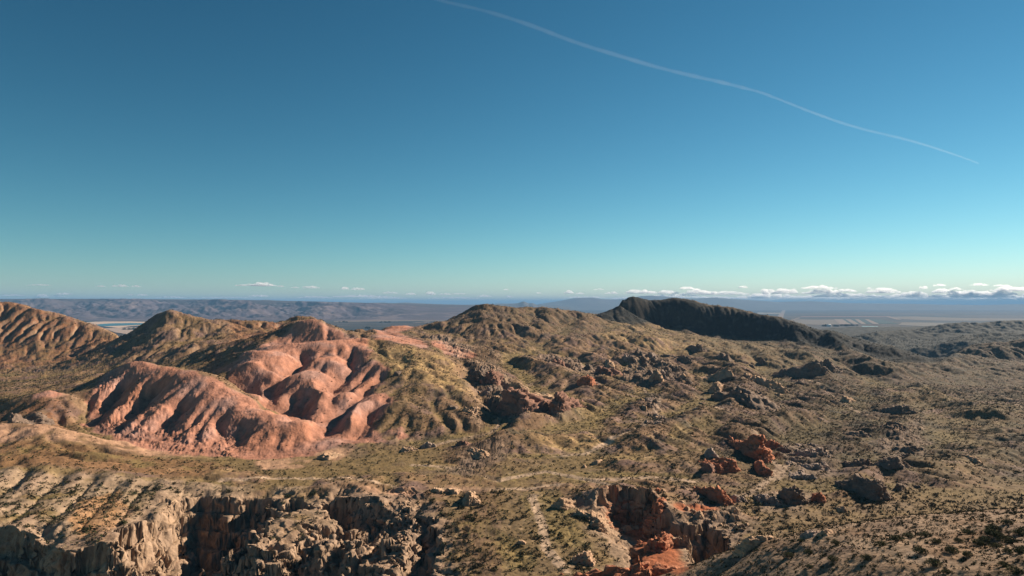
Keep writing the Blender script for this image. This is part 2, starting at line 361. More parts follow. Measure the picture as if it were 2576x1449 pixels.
WASH = ['1339,1245 1366,1330 1375,1385 1400,1420 1428,1449', '1040,1168 1150,1176 1258,1203 1370,1184 1480,1203 1545,1220 1610,1238', '1120,1226 1258,1227 1340,1224 1430,1216', '1620,975 1660,1010 1640,1060 1600,1100 1500,1125',
 '1900,1100 1960,1180 1900,1230 1800,1270', '2100,1130 2000,1160 1950,1210', '1540,1110 1470,1140 1380,1150', '1259,1045 1235,1075 1130,1100 1060,1120', '2460,985 2520,1000 2576,1030', '1900,935 2000,945 2100,1000 2200,1060', '560,1205 700,1195 860,1200 1000,1222', '2141,1362 2200,1372 2300,1402 2430,1422', '1700,1060 1760,1045 1830,1050', '1500,1205 1650,1200 1780,1210']
WASH = [(hits(a), -1.0, 2.6) for a in WASH]
GRL = [(P_, -1.0, h_ * .55 + 5) for P_, d_, h_ in LINES if d_ < 6.5]
# spurs that stand out of the slopes
SPURS = [('1706,788,1392 1735,815,1351 1760,832,1315', 5, 20), ('1892,812,1334 1910,835,1294', 4, 17), ('2003,830,1284 2030,856,1236', 4, 16), ('1602,778,1383 1606,800,1362', 3, 14), ('1834,804,1360 1845,835,1317', 3, 14), ('2098,846,1243 2130,876,1185', 3, 14),
 ('2150,852,2500 2240,838,2700 2330,835,2800', 26, 110), ('2380,835,2900 2480,822,3000 2600,815,3000 2700,815,3000', 42, 190), ('2350,868,2100 2450,858,2200 2600,850,2200', 22, 90), ('2395,915,1440 2463,893,1460 2576,876,1480 2700,868,1500', 24, 85), ('2180,880,1900 2280,872,2000', 14, 70), ('382,808,978 409,790,992 428,783,1002 457,794,1016', 2.5, 40), ('426,800,980 414,825,950 402,858,900', 6, 34), ('1505,1257 1560,1243 1625,1254 1662,1278 1692,1312', 5.5, 13), ('1566,757,1420 1588,743,1450 1612,748,1452', 9, 18), ('1300,905 1400,945 1540,1010', 9, 32), ('1258,1075 1390,1045 1480,1020', 6, 24), ('1600,1120 1750,1060 1900,1010', 7, 30), ('1880,1100 2000,1060 2130,1040', 7, 26), ('1800,905 1870,960 1900,1040', 9, 30), ('1990,890 2060,920 2100,990', 9, 30), ('2120,880 2200,930 2300,960', 9, 36), ('2300,980 2400,1030 2576,1080', 8, 32), ('1640,870 1800,860 1950,880', 7, 36), ('1450,860 1560,850 1680,880', 7, 36), ('1200,800 1300,830 1420,850', 7, 40), ('1150,1160 1250,1120 1380,1100', 4, 22), ('1560,1170 1700,1165 1800,1150', 3.5, 18), ('2100,1250 2220,1200 2350,1150', 6, 24), ('2350,1220 2450,1170 2576,1140', 6, 26), ('660,985 640,1010', 3, 10), ('820,985 790,1030', 4, 12), ('905,1020 880,1075', 4, 12), ('1030,900 1060,960 1050,1000', 4, 40)]
SPURS = [(hits(a), -b, c) for a, b, c in SPURS]
def linefield(X, Y, lines, warp):
    out = np.zeros(X.shape, f32)
    for P, dep, hw in lines:
        lo = P.min(0) - hw * 2.2; hi = P.max(0) + hw * 2.2
        m = np.nonzero((X > lo[0]) & (X < hi[0]) & (Y > lo[1]) & (Y < hi[1]))
        if len(m[0]) == 0: continue
        x = X[m] + warp[0][m] * hw * .35; y = Y[m] + warp[1][m] * hw * .35
        best = np.full(x.shape, 9e9); tot = len(P) - 1; bt = np.zeros(x.shape)
        for i in range(tot):
            ax, ay = P[i]; ex, ey = P[i + 1] - P[i]
            t = np.clip(((x - ax) * ex + (y - ay) * ey) / (ex * ex + ey * ey + 1e-9), 0, 1)
            d = (x - ax - t * ex) ** 2 + (y - ay - t * ey) ** 2
            k = d < best
            best = np.where(k, d, best); bt = np.where(k, (i + t) / tot, bt)
        d = np.sqrt(best) / hw
        prof = np.where(d < 1, (1 - d), 0) ** 1.3 * .75 + .25 * np.exp(-d * d * 1.2)
        fade = sst(0, .25, bt) if dep > 0 else sst(1.02, .8, bt)
        out[m] += (-dep * prof * (0.15 + .85 * fade)).astype(f32)
    return out

def coarse(X, Y):
    """land before erosion"""
    wx = fbm(X, Y, 45, 3, 3); wy = fbm(X, Y, 45, 3, 9)
    h = Hbase(X, Y).astype(f32)
    pk = sst(12, -12, samp(R['pink'], X, Y) + wx * 6)
    far = sst(350, 1100, Y)
    near = sst(150, 330, Y)
    rough = (1 - .8 * pk) * (.35 + .65 * near)
    rough = rough * (1 - .65 * sst(30, -10, samp(R['black'], X, Y)))
    h = h + rough * (fbm(X, Y, 75, 5, 20) * (3.4 + 6 * far)) + pk * fbm(X, Y, 50, 2, 22) * 2.0
    h = h + rough * far * sst(2600, 1300, Y) * (fbm(X + .5 * Y, Y - .5 * X, 50, 4, 25, .5, True) * 2.5)
    mid = sst(300, 480, Y) * sst(1500, 1150, Y) * (1 - pk) * sst(-.16, .02, X / Y) 
    h = h + mid * sst(1120, 780, Y) * (.4 + .6 * sst(-.1, .3, X / Y)) * (fbm(X * .8 + Y * .6, (Y * .8 - X * .6) * .45, 38, 5, 27, .5, True) * 4.2 - 1.4 + np.maximum(0, fbm(X, Y, 60, 4, 29) - .14) * 8)
    h = h + linefield(X, Y, LINES + SPURS, (wx, wy))
    return h

# ------------------------------------------------------------------ rain erosion of the land (droplets), on a regular grid
CE = 2.0
EX0, EX1, EY0, EY1 = -1200.0, 1300.0, 190.0, 1560.0
ex = np.arange(EX0, EX1, CE); ey = np.arange(EY0, EY1, CE)
EXX, EYY = np.meshgrid(ex, ey)
E0 = coarse(EXX, EYY).astype(np.float64)
E = E0.copy()
FLOW = np.zeros_like(E)
ok = (np.abs(EXX / EYY) < .95)
cells = np.argwhere(ok)
ny_, nx_ = E.shape
wt = 1.0 / EYY[ok] ; wt /= wt.sum()
def erode(E, N, steps, seed, er=.32, cap=5.0):
    r = np.random.RandomState(seed)
    c = cells[np.searchsorted(np.cumsum(wt), r.rand(N)) % len(cells)]
    y = c[:, 0] + r.rand(N); x = c[:, 1] + r.rand(N)
    vx = np.zeros(N); vy = np.zeros(N); sp = np.ones(N); wa = np.ones(N); sed = np.zeros(N)
    act = np.ones(N, bool)
    Ef = E.ravel(); Ff = FLOW.ravel()
    for s in range(steps):
        act &= (x > 1) & (x < nx_ - 2) & (y > 1) & (y < ny_ - 2)
        i = np.nonzero(act)[0]
        if len(i) == 0: break
        X_, Y_ = x[i], y[i]
        ix = X_.astype(np.int64); iy = Y_.astype(np.int64); fx = X_ - ix; fy = Y_ - iy
        b = iy * nx_ + ix
        h00, h10, h01, h11 = Ef[b], Ef[b + 1], Ef[b + nx_], Ef[b + nx_ + 1]
        gx = (h10 - h00) * (1 - fy) + (h11 - h01) * fy
        gy = (h01 - h00) * (1 - fx) + (h11 - h10) * fx
        h = h00 * (1 - fx) * (1 - fy) + h10 * fx * (1 - fy) + h01 * (1 - fx) * fy + h11 * fx * fy
        dx = vx[i] * .12 - gx * .88; dy = vy[i] * .12 - gy * .88
        l = np.hypot(dx, dy) + 1e-9
        dx /= l; dy /= l
        vx[i] = dx; vy[i] = dy
        nX = X_ + dx; nY = Y_ + dy
        jx = nX.astype(np.int64); jy = nY.astype(np.int64); qx = nX - jx; qy = nY - jy
        b2 = jy * nx_ + jx
        nh = Ef[b2] * (1 - qx) * (1 - qy) + Ef[b2 + 1] * qx * (1 - qy) + Ef[b2 + nx_] * (1 - qx) * qy + Ef[b2 + nx_ + 1] * qx * qy
        dh = nh - h
        capy = np.maximum(-dh, .02) * sp[i] * wa[i] * cap
        dep = np.where(dh > 0, np.minimum(dh, sed[i]), np.where(sed[i] > capy, (sed[i] - capy) * .3, -np.minimum((capy - sed[i]) * er, -dh * .8)))
        sed[i] -= dep
        D = np.bincount(np.concatenate([b, b + 1, b + nx_, b + nx_ + 1]), np.concatenate([dep * (1 - fx) * (1 - fy), dep * fx * (1 - fy), dep * (1 - fx) * fy, dep * fx * fy]), Ef.size)
        Ef += np.clip(D, -.07, .07)
        np.add.at(Ff, b, wa[i])
        sp[i] = np.sqrt(np.maximum(sp[i] ** 2 - dh * 3, .01)); sp[i] = np.minimum(sp[i], 4)
        wa[i] *= .985
        x[i] = nX; y[i] = nY
        act[i[(wa[i] < .05)]] = False
    return E
def blur(G, k=1):
    for _ in range(k):
        G = np.pad(G, 1, 'edge')
        G = (G[:-2, 1:-1] + G[2:, 1:-1] + 2 * G[1:-1, 1:-1]) / 4
        G = np.pad(G, ((0, 0), (1, 1)), 'edge')
        G = (G[:, :-2] + G[:, 2:] + 2 * G[:, 1:-1]) / 4
    return G
for k in range(9):
    E = erode(E, 26000, 60, 100 + k)
    if k % 3 == 2: E = .6 * E + .4 * blur(E)
DE = blur(E - E0)
FLW = blur(np.log1p(FLOW), 1)
print('T erosion', time.time() - T0, DE.min(), DE.max())
edge = np.minimum.reduce([sst(EX0, EX0 + 60, EXX), sst(EX1, EX1 - 60, EXX), sst(EY0, EY0 + 40, EYY), sst(EY1, EY1 - 150, EYY)])
DE *= edge
def esamp(G, X, Y):
    v = bil(G, (Y - EY0) / CE, (X - EX0) / CE)
    return np.where((X > EX0) & (X < EX1 - 3) & (Y > EY0) & (Y < EY1 - 3), v, 0).astype(f32)

def canyon(X, Y, B):
    """the cliffs of the two canyons cut into the land; returns height and cliff strength"""
    m = (Y < 420)
    z = B.copy(); cl = np.zeros(X.shape, f32)
    if not m.any(): return z, cl
    x = X[m]; y = Y[m]; b = B[m]
    wx = fbm(x, y, 22, 3, 31); wy = fbm(x, y, 22, 3, 37)
    fl = np.abs(fbm(x + wx * 5, y + wy * 5, 9, 3, 41)) * 3
    lf = sst(-118, -150, x - (y - 250) * .25); md = (1 - lf) * sst(-34, -42, x)
    w3_ = fbm(x, y, 50, 2, 33)
    d1 = samp(R['can1'], x + wx * (5 + 5 * md), y + wy * (5 + 5 * md)) + fl * (3.2 + 3.0 * md - 1.6 * lf) - 1.5 + w3_ * 9 * md
    d2 = samp(R['can2'], x + wx * 7, y + wy * 6) + fl * 1.9 - 1.2
    d = np.minimum(d1, d2)
    d = np.where(y > 100, d, d)
    F_ = samp(R['floor'], x, y) + fbm(x, y, 14, 4, 44) * 2.2
    F_ = np.minimum(F_, b - 1)
    t = -d
    k1 = sst(-.3, .3, per2(x / 17, y / 17, 50)); k2 = per2(x / 30, y / 30, 52)
    right = sst(-5, 15, x)
    left = sst(-118, -150, x - (y - 250) * .25)
    q = np.clip((t + 2) / 37, 0, 1) ** 1.25 * 8 + 1.6 * per2(x / 19, y / 19, 50) + .8 * per2(x / 7, y / 7, 53)
    fq = q - np.floor(q)
    pA = np.clip((np.floor(q) + sst(.45, .8, fq)) / 8, 0, 1) * sst(-1.5, 1.5, t)
    pC = (.40 + .1 * k2) * sst(0, 1.2, t) + .12 * sst(1.2, 4.5, t) + .33 * sst(4.5, 6.0, t) + .15 * sst(6, 16, t)
    lb = sst(60, 46, x) * sst(308, 290, y) * sst(25, 30, x)
    pC = pC * (1 - lb) + lb * .9 * sst(-2, 15, t)
    q2 = np.clip((t + 2) / 24, 0, 1) ** 1.1 * 5 + 1.1 * per2(x / 15, y / 15, 56) + .6 * per2(x / 6, y / 6, 57)
    pL = np.clip((np.floor(q2) + sst(.3, .75, q2 - np.floor(q2))) / 5, 0, 1) * sst(-1.5, 1.5, t)
    amph = sst(-42, -34, x)
    p = pA * (1 - amph) + pC * amph
    p = p * (1 - left) + pL * left
    p = np.clip(p, 0, 1)
    zz = b * (1 - p) + F_ * p
    # weathered edge above the rim
    zz -= sst(-16, 1, t) * (1 - p) * (2.2 + 2.2 * k1 * (1 - amph)) * (1 - right) * (.7 + k2) + sst(-14, 0, t) * (1 - p) * 1.0 * right
    z[m] = zz
    cl[m] = sst(-2.5, 1, t) * (1 - .75 * sst(16, 26, t) * (1 - left)) * (1 - .9 * amph * sst(5, 9, t) * sst(3, -6, x))
    return z, cl

def height(X, Y, detail=True):
    B = coarse(X, Y)
    B = B + esamp(DE, X, Y) * (1 - .62 * sst(8, -12, samp(R['pink'], X, Y)) * sst(-14, 8, samp(R['rough'], X, Y))) * (1 + 1.1 * sst(10, -20, samp(R['rust'], X, Y))) * (1 - .6 * sst(20, -20, samp(R['smooth'], X, Y)))
    z, cl = canyon(X, Y, B)
    if detail:
        wx = fbm(X, Y, 12, 2, 61)
        rk = sst(3, -5, samp(R['rock'], X, Y) + wx * 9)
        pk = sst(4, -4, samp(R['pink'], X, Y) + wx * 4)
        rough = sst(8, -12, samp(R['rough'], X, Y) + wx * 10) * pk
        d1, d2, rid = cell2(X / 4.2 + wx * .5, Y / 5.5, 3)
        e1, e2, rie = cell2(X / 2.1, Y / 2.4 + wx * .3, 5)
        blk = (rid ** 2 * 2.2 + .4 + (rid - .5) * d1) * sst(0.02, .3, d2 - d1) + .8 * rie * sst(0, .25, e2 - e1)
        z = z + rk * (blk - .4) * (.3 + sst(300, 800, Y) * .5)
        z = z + rough * ((1.0 - e1 * 1.3) * 1.1 + (.7 - d1) * 1.4) * sst(-.6, .2, wx) + pk * (1 - rough) * (1 - e1) * .22
        flw = esamp(FLW, X, Y)
        z = z - (pk * .85 + (1 - pk) * .6) * sst(1.1, 3.1, flw + .3 * wx) * sst(200, 240, Y)
        z = z + (1 - pk) * fbm(X, Y, 9, 4, 64, .6) * .85 * (1 + sst(300, 1200, Y) * 1.3) + pk * fbm(X, Y, 6, 4, 66, .6) * .8 + pk * np.minimum(0, fbm(X, Y, 30, 3, 67, .5, True) + .25) * -1.0
    return z, cl

# ------------------------------------------------------------------ mesh and material helpers
def mesh_np(name, v, f, mat=None, smooth=True, parent=None):
    """v (n,3) float, f (m,k) int, all faces with k corners"""
    me = bpy.data.meshes.new(name)
    v = np.ascontiguousarray(v, dtype=f32); f = np.ascontiguousarray(f, dtype=np.int32)
    me.vertices.add(len(v)); me.vertices.foreach_set('co', v.ravel())
    me.loops.add(f.size); me.loops.foreach_set('vertex_index', f.ravel())
    me.polygons.add(len(f)); me.polygons.foreach_set('loop_start', np.arange(0, f.size, f.shape[1], dtype=np.int32))
    if smooth: me.polygons.foreach_set('use_smooth', np.ones(len(f), bool))
    me.update(calc_edges=True)
    if mat: me.materials.append(mat)
    o = bpy.data.objects.new(name, me)
    C.objects.link(o)
    if parent: o.parent = parent
    return o
def add_col(o, col, name='ground_colour'):
    a = o.data.color_attributes.new(name, 'FLOAT_COLOR', 'POINT')
    c = np.ones((len(col), 4), f32); c[:, :3] = col
    a.data.foreach_set('color', c.ravel())
def grid_faces(ny, nx):
    a = (np.arange(ny - 1)[:, None] * nx + np.arange(nx - 1)).reshape(-1)
    return np.stack([a, a + 1, a + nx + 1, a + nx], 1)
def tag(o, label=None, cat=None, group=None, kind=None):
    if label: o['label'] = label
    if cat: o['category'] = cat
    if group: o['group'] = group
    if kind: o['kind'] = kind
    return o

def mat_new(name):
    m = bpy.data.materials.new(name); m.use_nodes = True
    t = m.node_tree; b = t.nodes['Principled BSDF']
    b.inputs['Roughness'].default_value = .95
    b.inputs['Specular IOR Level'].default_value = .08
    return m, t, b
def ground_mat(name, colour=None, attr=None, s1=2.5, s2=.5, amt=.35, bump=.6, bscale=1.2, speck=None):
    m, t, b = mat_new(name)
    N = t.nodes.new; L = t.links.new
    tc = N('ShaderNodeTexCoord')
    def noise(sc, det=4):
        n = N('ShaderNodeTexNoise'); n.inputs['Scale'].default_value = sc; n.inputs['Detail'].default_value = det
        n.inputs['Roughness'].default_value = .6
        L(tc.outputs['Object'], n.inputs['Vector']); return n
    n1 = noise(1 / s1); n2 = noise(1 / s2, 3)
    add = N('ShaderNodeMath'); add.operation = 'ADD'
    L(n1.outputs[0], add.inputs[0]); L(n2.outputs[0], add.inputs[1])
    mr = N('ShaderNodeMapRange'); mr.inputs[1].default_value = .6; mr.inputs[2].default_value = 1.4
    mr.inputs[3].default_value = 1 - amt; mr.inputs[4].default_value = 1 + amt
    L(add.outputs[0], mr.inputs[0])
    vm = N('ShaderNodeVectorMath'); vm.operation = 'SCALE'
    if attr:
        at = N('ShaderNodeAttribute'); at.attribute_name = attr
        L(at.outputs['Color'], vm.inputs[0])
    else:
        vm.inputs[0].default_value = colour
    L(mr.outputs[0], vm.inputs['Scale'])
    L(vm.outputs[0], b.inputs['Base Color'])
    bp = N('ShaderNodeBump'); bp.inputs['Distance'].default_value = bump; bp.inputs['Strength'].default_value = .8
    nb = noise(1 / bscale, 6)
    L(nb.outputs[0], bp.inputs['Height']); L(bp.outputs[0], b.inputs['Normal'])
    return m

# ------------------------------------------------------------------ colour of the land
def mix(a, b, t):
    t = np.clip(t, 0, 1)[:, None]
    return a * (1 - t) + np.asarray(b, f32) * t
def land_colour(X, Y, Z, nz, cl):
    s = X.shape
    X = X.ravel(); Y = Y.ravel(); Z = Z.ravel(); nz = nz.ravel(); cl = cl.ravel()
    u = X / Y
    wx = fbm(X, Y, 14, 3, 71); w2 = fbm(X, Y, 60, 3, 73); w3 = fbm(X, Y, 5, 2, 75); w4 = fbm(X + 300, Y, 26, 4, 77); w5 = per2(X / 2.2, Y / 2.6, 79)
    fl = esamp(FLW, X, Y)
    base = np.zeros((len(X), 3), f32) + np.array((.285, .172, .096), f32)
    c = mix(base, (.235, .145, .11), sst(-.1, .25, w4)); c = mix(c, (.40, .26, .165), sst(.12, .4, fbm(X, Y, 20, 4, 86)) * .7)
    gr = sst(8, -14, samp(R['grass'], X, Y) + wx * 22)
    veg = sst(-.05, .35, w2 + .6 * wx + .25 * w3 + .5 * gr + .10 * (fl - 1.2)) * sst(.72, .88, nz)
    veg = veg * (1 - .55 * sst(345, 310, Y)); c = mix(c, (.25, .160, .074), veg * .8)
    c = mix(c, (.40, .262, .115), gr * sst(-.2, .3, wx + .5 * w3) * .8)
    c = mix(c, (.20, .15, .058), sst(1.8, 3.4, fl) * .45 * sst(.85, .95, nz))
    pw = linefield(X, Y, GRL, (wx * 2, w3 * 2)); c = mix(c, (.27, .198, .075), sst(.15, .6, pw + .3 * w3) * .55 * (1 - sst(850, 1000, Y)))
    # dark shrub country on the right and on the far hills
    dk = np.clip(sst(.18, .5, u + .08 * w2) * sst(330, 420, Y) * .75 + sst(850, 1150, Y) * .6 * sst(-.2, 0, u), 0, .9)
    c = mix(c, (.118, .092, .052), dk * (.35 + .65 * sst(-.25, .25, wx + .6 * w3 + .3 * w4)))
    c = mix(c, (.06, .055, .035), dk * sst(.1, .5, w5 + .5 * w3) * .8 * sst(.97, .8, gr * .6 + .3))
    pw = linefield(X, Y, WASH, (wx * 1.5, w3 * 1.5)); c = mix(c, (.54, .38, .26), sst(.05, .4, pw + .25 * w3) * .85)
    pg = sst(.1, .45, fbm(X, Y * 1.6, 48, 4, 88)) * sst(300, 380, Y) * sst(1000, 800, Y) * sst(-.15, .1, u); c = mix(c, (.30, .19, .155), pg * .7 * sst(-.3, .2, w3 + wx))
    # far foreland
    ff = sst(1500, 1750, Y)
    c = mix(c, (.055, .055, .042), ff * .92)
    dp = sst(.12, .42, fbm(X * .7 + Y * .5, (Y - X) * .5, 22, 5, 89, .6)) * sst(330, 420, Y) * sst(-.3, -.1, u); c = mix(c, (.07, .062, .042), dp * .75)
    # black hill: shade of its near face put into the colour, with dark scrub
    shaded_hill = sst(26, 4, samp(R['black'], X, Y) + wx * 12)
    c = mix(c, (.026, .026, .02), shaded_hill * .95)
    c = mix(c, (.17, .135, .10), shaded_hill * sst(.15, .5, fbm(X * 1.0, Z * .6 + Y * .2, 16, 3, 81)) * sst(-52, -28, -Z - 0 * X) * 0 + shaded_hill * sst(.3, .55, w3 + .6 * wx) * .35 * sst(.93, .8, nz))
    # rust coloured ground
    ru = sst(10, -14, samp(R['rust'], X, Y) + wx * 26)
    c = mix(c, (.29, .135, .068), ru * sst(-.45, .15, wx + w3 * .5) * .85 * (1 - .5 * veg))
    br = sst(2, -3, samp(R['brown'], X, Y) + wx * 5)
    c = mix(c, (.27, .145, .07), br * .75); c = mix(c, (.22, .16, .06), br * sst(0, .4, w4 + .3 * w3) * .7)
    pk = sst(2.5, -2.5, samp(R['pink'], X, Y) + wx * 7 + w3 * 2)
    pc = mix(np.zeros_like(c) + np.array((.46, .215, .14), f32), (.42, .235, .18), sst(-.1, .35, w4)); pc = mix(pc, (.43, .185, .105), sst(0, .4, w2) * .7)
    pc = mix(pc, (.20, .105, .07), sst(.25, .55, w5 * .7 + w3 * .5) * .35)
    c = c * (1 - pk[:, None]) + pc * pk[:, None]
    pl = sst(2, -1.5, samp(R['pale'], X, Y) + wx * 3)
    c = mix(c, (.55, .32, .20), pl * .8 * sst(-.5, .1, wx + w4))
    rk = sst(4, -5, samp(R['rock'], X, Y) + wx * 9)
    c = mix(c, (.32, .225, .165), rk * .6)
    bn = sst(2, -3, samp(R['bench'], X, Y) + wx * 7); c = mix(c, (.43, .30, .205), bn * .75 * sst(-.55, .1, wx + w4))
    sb = sst(1, -2, samp(R['slab'], X, Y) + wx * 5); c = mix(c, (.44, .24, .12), sb * .8)
    # cliffs and steep ground: bare rock in beds
    strata = per2(Z * .8 + wx * 1.5, X * .01, 83) * .5 + per2(Z * 2.1 + wx, X * .02, 84) * .4
    rc = mix(np.zeros_like(c) + np.array((.38, .26, .17), f32), (.48, .31, .18), sst(-.1, .4, strata + .3 * w3)); rc = mix(rc, (.24, .18, .135), sst(.0, .5, w4))
    st = np.clip(cl * sst(.97, .80, nz) + cl * .25 + sst(.72, .55, nz) * .6 * (1 - pk), 0, 1)
    c = c * (1 - st[:, None]) + rc * st[:, None]
    # pale weathered rock around the canyon rims
    d = np.minimum(samp(R['can1'], X, Y), samp(R['can2'], X, Y))
    c = mix(c, (.38, .26, .18), sst(11, 1, d + wx * 12) * .6)
    rr = sst(2, -3, samp(R['red'], X, Y) + wx * 4)
    c = mix(c, (.44, .135, .055), rr * .9 * (1 - .8 * sst(.3, .8, cl) * sst(.92, .75, nz)))
    ir = sst(3, -1, R['isl'].min() * 0 + samp(R['isl'], X, Y) + wx * 4)
    c = mix(c, (.40, .135, .06), ir * .85 * sst(-.4, .2, w4))
    c = mix(c, (.022, .022, .018), shaded_hill * .88); c = mix(c, (.11, .095, .08), shaded_hill * sst(.16, .42, fbm(X, Y * .45 + Z, 15, 4, 95)) * .7)  # painted shade of the hill face laid again over the rock colour
    c = mix(c, (.25, .12, .08), pk * sst(1.3, 3.0, fl) * .5)
    dim = (1 - .24 * (1 - pk) * (1 - gr)) * (1 - .16 * sst(.1, .4, u) * sst(330, 420, Y)); c = c * dim[:, None]
    fr = sst(225, 205, Y) * sst(.15, .25, u); c = mix(c, (.25, .168, .105), fr * .8 * sst(-.5, .1, wx + w4))
    c = c * (1 + .30 * w3[:, None] + .22 * w5[:, None] + .25 * wx[:, None])
    return np.clip(c, .01, .8).astype(f32)

# ------------------------------------------------------------------ the land mesh: columns by direction, rows packed where the land turns towards the eye
NCU, NRW = 1500, 1360
uin = np.linspace(-.765, .765, NCU)
k = np.linspace(0, 1, 90)[1:]
us = np.concatenate([-(.765 + .32 * k[::-1] ** 1.3), uin, .765 + .32 * k ** 1.3])
wsc = np.linspace(math.log(92), math.log(5100), 2600)
sub = us[::8]
SU, SW = np.meshgrid(sub, wsc); SY = np.exp(SW); SX = SU * SY
SZ, _ = height(SX, SY, False)
dY = np.diff(SY, axis=0); dZ = np.diff(SZ, axis=0); ym = SY[:-1]
arc = np.sqrt(dY ** 2 + dZ ** 2) / ym
dv = np.abs(np.diff(SZ / SY, axis=0))
wgt = .16 * arc + dv * 1.0 + .0002
kk = np.ones(13) / 13
wgt = np.apply_along_axis(lambda r: np.convolve(np.pad(r, 6, 'edge'), kk, 'valid'), 1, wgt)
cdf = np.concatenate([np.zeros((1, wgt.shape[1])), np.cumsum(wgt, 0)]); cdf /= cdf[-1]
tt = np.linspace(0, 1, NRW)
rows = np.stack([np.interp(tt, cdf[:, j], wsc) for j in range(len(sub))], 1)
WWf = np.stack([np.interp(us, sub, rows[i]) for i in range(NRW)], 0)
LY = np.exp(WWf); LX = us[None, :] * LY
LZ, LCL = height(LX, LY)
print('T height', time.time() - T0, LX.size)
P = np.stack([LX, LY, LZ.astype(np.float64)], -1)
def normals(P):
    a = np.gradient(P, axis=1); b = np.gradient(P, axis=0)
    n = np.cross(a, b); n /= np.linalg.norm(n, axis=-1)[..., None] + 1e-12
    return np.where(n[..., 2:3] < 0, -n, n)
Nn = normals(P)
# weathering of the cliffs: beds standing out and cut back, knobs and hollows, pushed along the surface normal
m = (LCL > .02) & (LY < 420)
x, y, z = P[m].T
ncl = LCL[m]; nn = Nn[m]
steep = sst(.97, .75, nn[:, 2])
zb = z + .03 * x + fbm(x, y, 25, 2, 91) * 1.5
dsp = per3(x / 7, y / 7, zb / 8, 1) * 2.6 + per3(x / 3.2, y / 3.2, zb / 1.9, 2) * 1.7 + per3(x / 1.3, y / 1.3, zb / .8, 3) * .7
beds = per2(zb / 1.7, x * 0 + .5, 92) * .8 + np.abs(per2(zb / .8, x * .02, 93)) * .5
right_ = sst(-5, 20, x)
bedk = np.floor(zb / 1.7 + .6 * per2(x / 11, y / 11, 94)); bfr = (zb / 1.7 + .6 * per2(x / 11, y / 11, 94)) - bedk
hsh = lambda k_, s_: ((np.sin(k_ * 12.9898 + s_ * 78.233) * 43758.5453) % 1.0)
ca, cb, cid = cell2(x / 3.1 + bedk * .37, y / 3.1 + bedk * .21, 9)
blk_ = (hsh(bedk, 1) - .5) * 1.5 + (cid - .5) * 1.9
notch = -.8 * sst(.16, .0, np.minimum(bfr, 1 - bfr)) - .9 * sst(.10, .0, cb - ca)
dsp = dsp * .62 + (blk_ + notch + beds * .5) * (.25 + .75 * steep)
nh = nn.copy(); nh[:, 2] *= .35
P[m] += nh * (dsp * ncl * (.12 + .88 * steep))[:, None]
Nn = normals(P)
lc = land_colour(P[..., 0], P[..., 1], P[..., 2], Nn[..., 2], LCL)
gmat = ground_mat('desert soil and rock', attr='ground_colour', s1=2.2, s2=.6, amt=.22, bump=.55, bscale=1.4)
land = mesh_np('desert_terrain', P.reshape(-1, 3), grid_faces(*LX.shape), gmat)
add_col(land, lc)
tag(land, kind='structure')
print('T land', time.time() - T0)
def ground_z(X, Y):
    X = np.atleast_1d(X).astype(float); Y = np.atleast_1d(Y).astype(float)
    return height(X, Y)[0]

# ------------------------------------------------------------------ the far plain, the mesa range and the far ranges
PZ = -206.0
def fan(name, u0, u1, nu, y0, y1, nyy, zf, mat, cf=None):
    uu = np.linspace(u0, u1, nu); yy = np.exp(np.linspace(math.log(y0), math.log(y1), nyy))
    Ug, Yg = np.meshgrid(uu, yy); Xg = Ug * Yg
    Zg = zf(Ug, Xg, Yg)
    o = mesh_np(name, np.stack([Xg, Yg, Zg], -1).reshape(-1, 3), grid_faces(nyy, nu), mat)
    if cf is not None: add_col(o, cf(Ug.ravel(), Xg.ravel(), Yg.ravel(), Zg.ravel()))
    return tag(o, kind='structure')
def plain_col(u, X, Y, Z):
    a = fbm(X, Y, 1500, 4, 101); b = fbm(X, Y * .35, 600, 4, 105); d = fbm(X, Y, 5000, 3, 107)
    c = np.zeros((len(X), 3), f32) + np.array((.06, .05, .042), f32)
    c = mix(c, (.03, .034, .032), sst(-.15, .25, a + .5 * d)); c = mix(c, (.12, .09, .075), sst(.22, .5, b) * .7)
    return np.clip(c, .02, 1)
far_mat = ground_mat('valley floor scrub', attr='ground_colour', s1=220, s2=60, amt=.22, bump=0.01, bscale=50)
fan('desert_plain', -1.3, 1.3, 420, 4700, 92000, 420, lambda u, X, Y: PZ + 0 * Y, far_mat, plain_col)

def mesa_z(u, X, Y):
    px = 1288 + u * F
    top = np.interp(px, [-1000, 0, 300, 600, 850, 1000, 1150, 1350], [753, 752, 752, 754, 760, 764, 768, 775])
    zt = (763 - top) / F * 12200
    t = np.clip((Y - 8200 - 500 * fbm(X, Y * 0, 3000, 2, 111)) / 3900, 0, 1)
    ramp = t ** 1.25 * .55 + .45 * sst(.1, .85, t)
    r1 = fbm(X + Y * .2, Y, 1500, 5, 115, .5, True)
    rel = sst(.06, .3, t) * sst(1.0, .82, t) * sst(1180, 700, px)
    rel2 = sst(.06, .3, t) * sst(1.0, .82, t)
    z = PZ + 1 + (zt - PZ) * ramp + rel * (r1 * 170 + fbm(X, Y, 420, 5, 118, .55) * 90 - 95) + rel2 * fbm(X, Y, 500, 3, 119) * 10
    z = np.minimum(z, zt + 1.5 * fbm(X, Y, 600, 2, 120))
    return np.where(t > .995, zt, z) - sst(16000, 22000, Y) * (zt - PZ + 3) - 4 * (t <= 0)
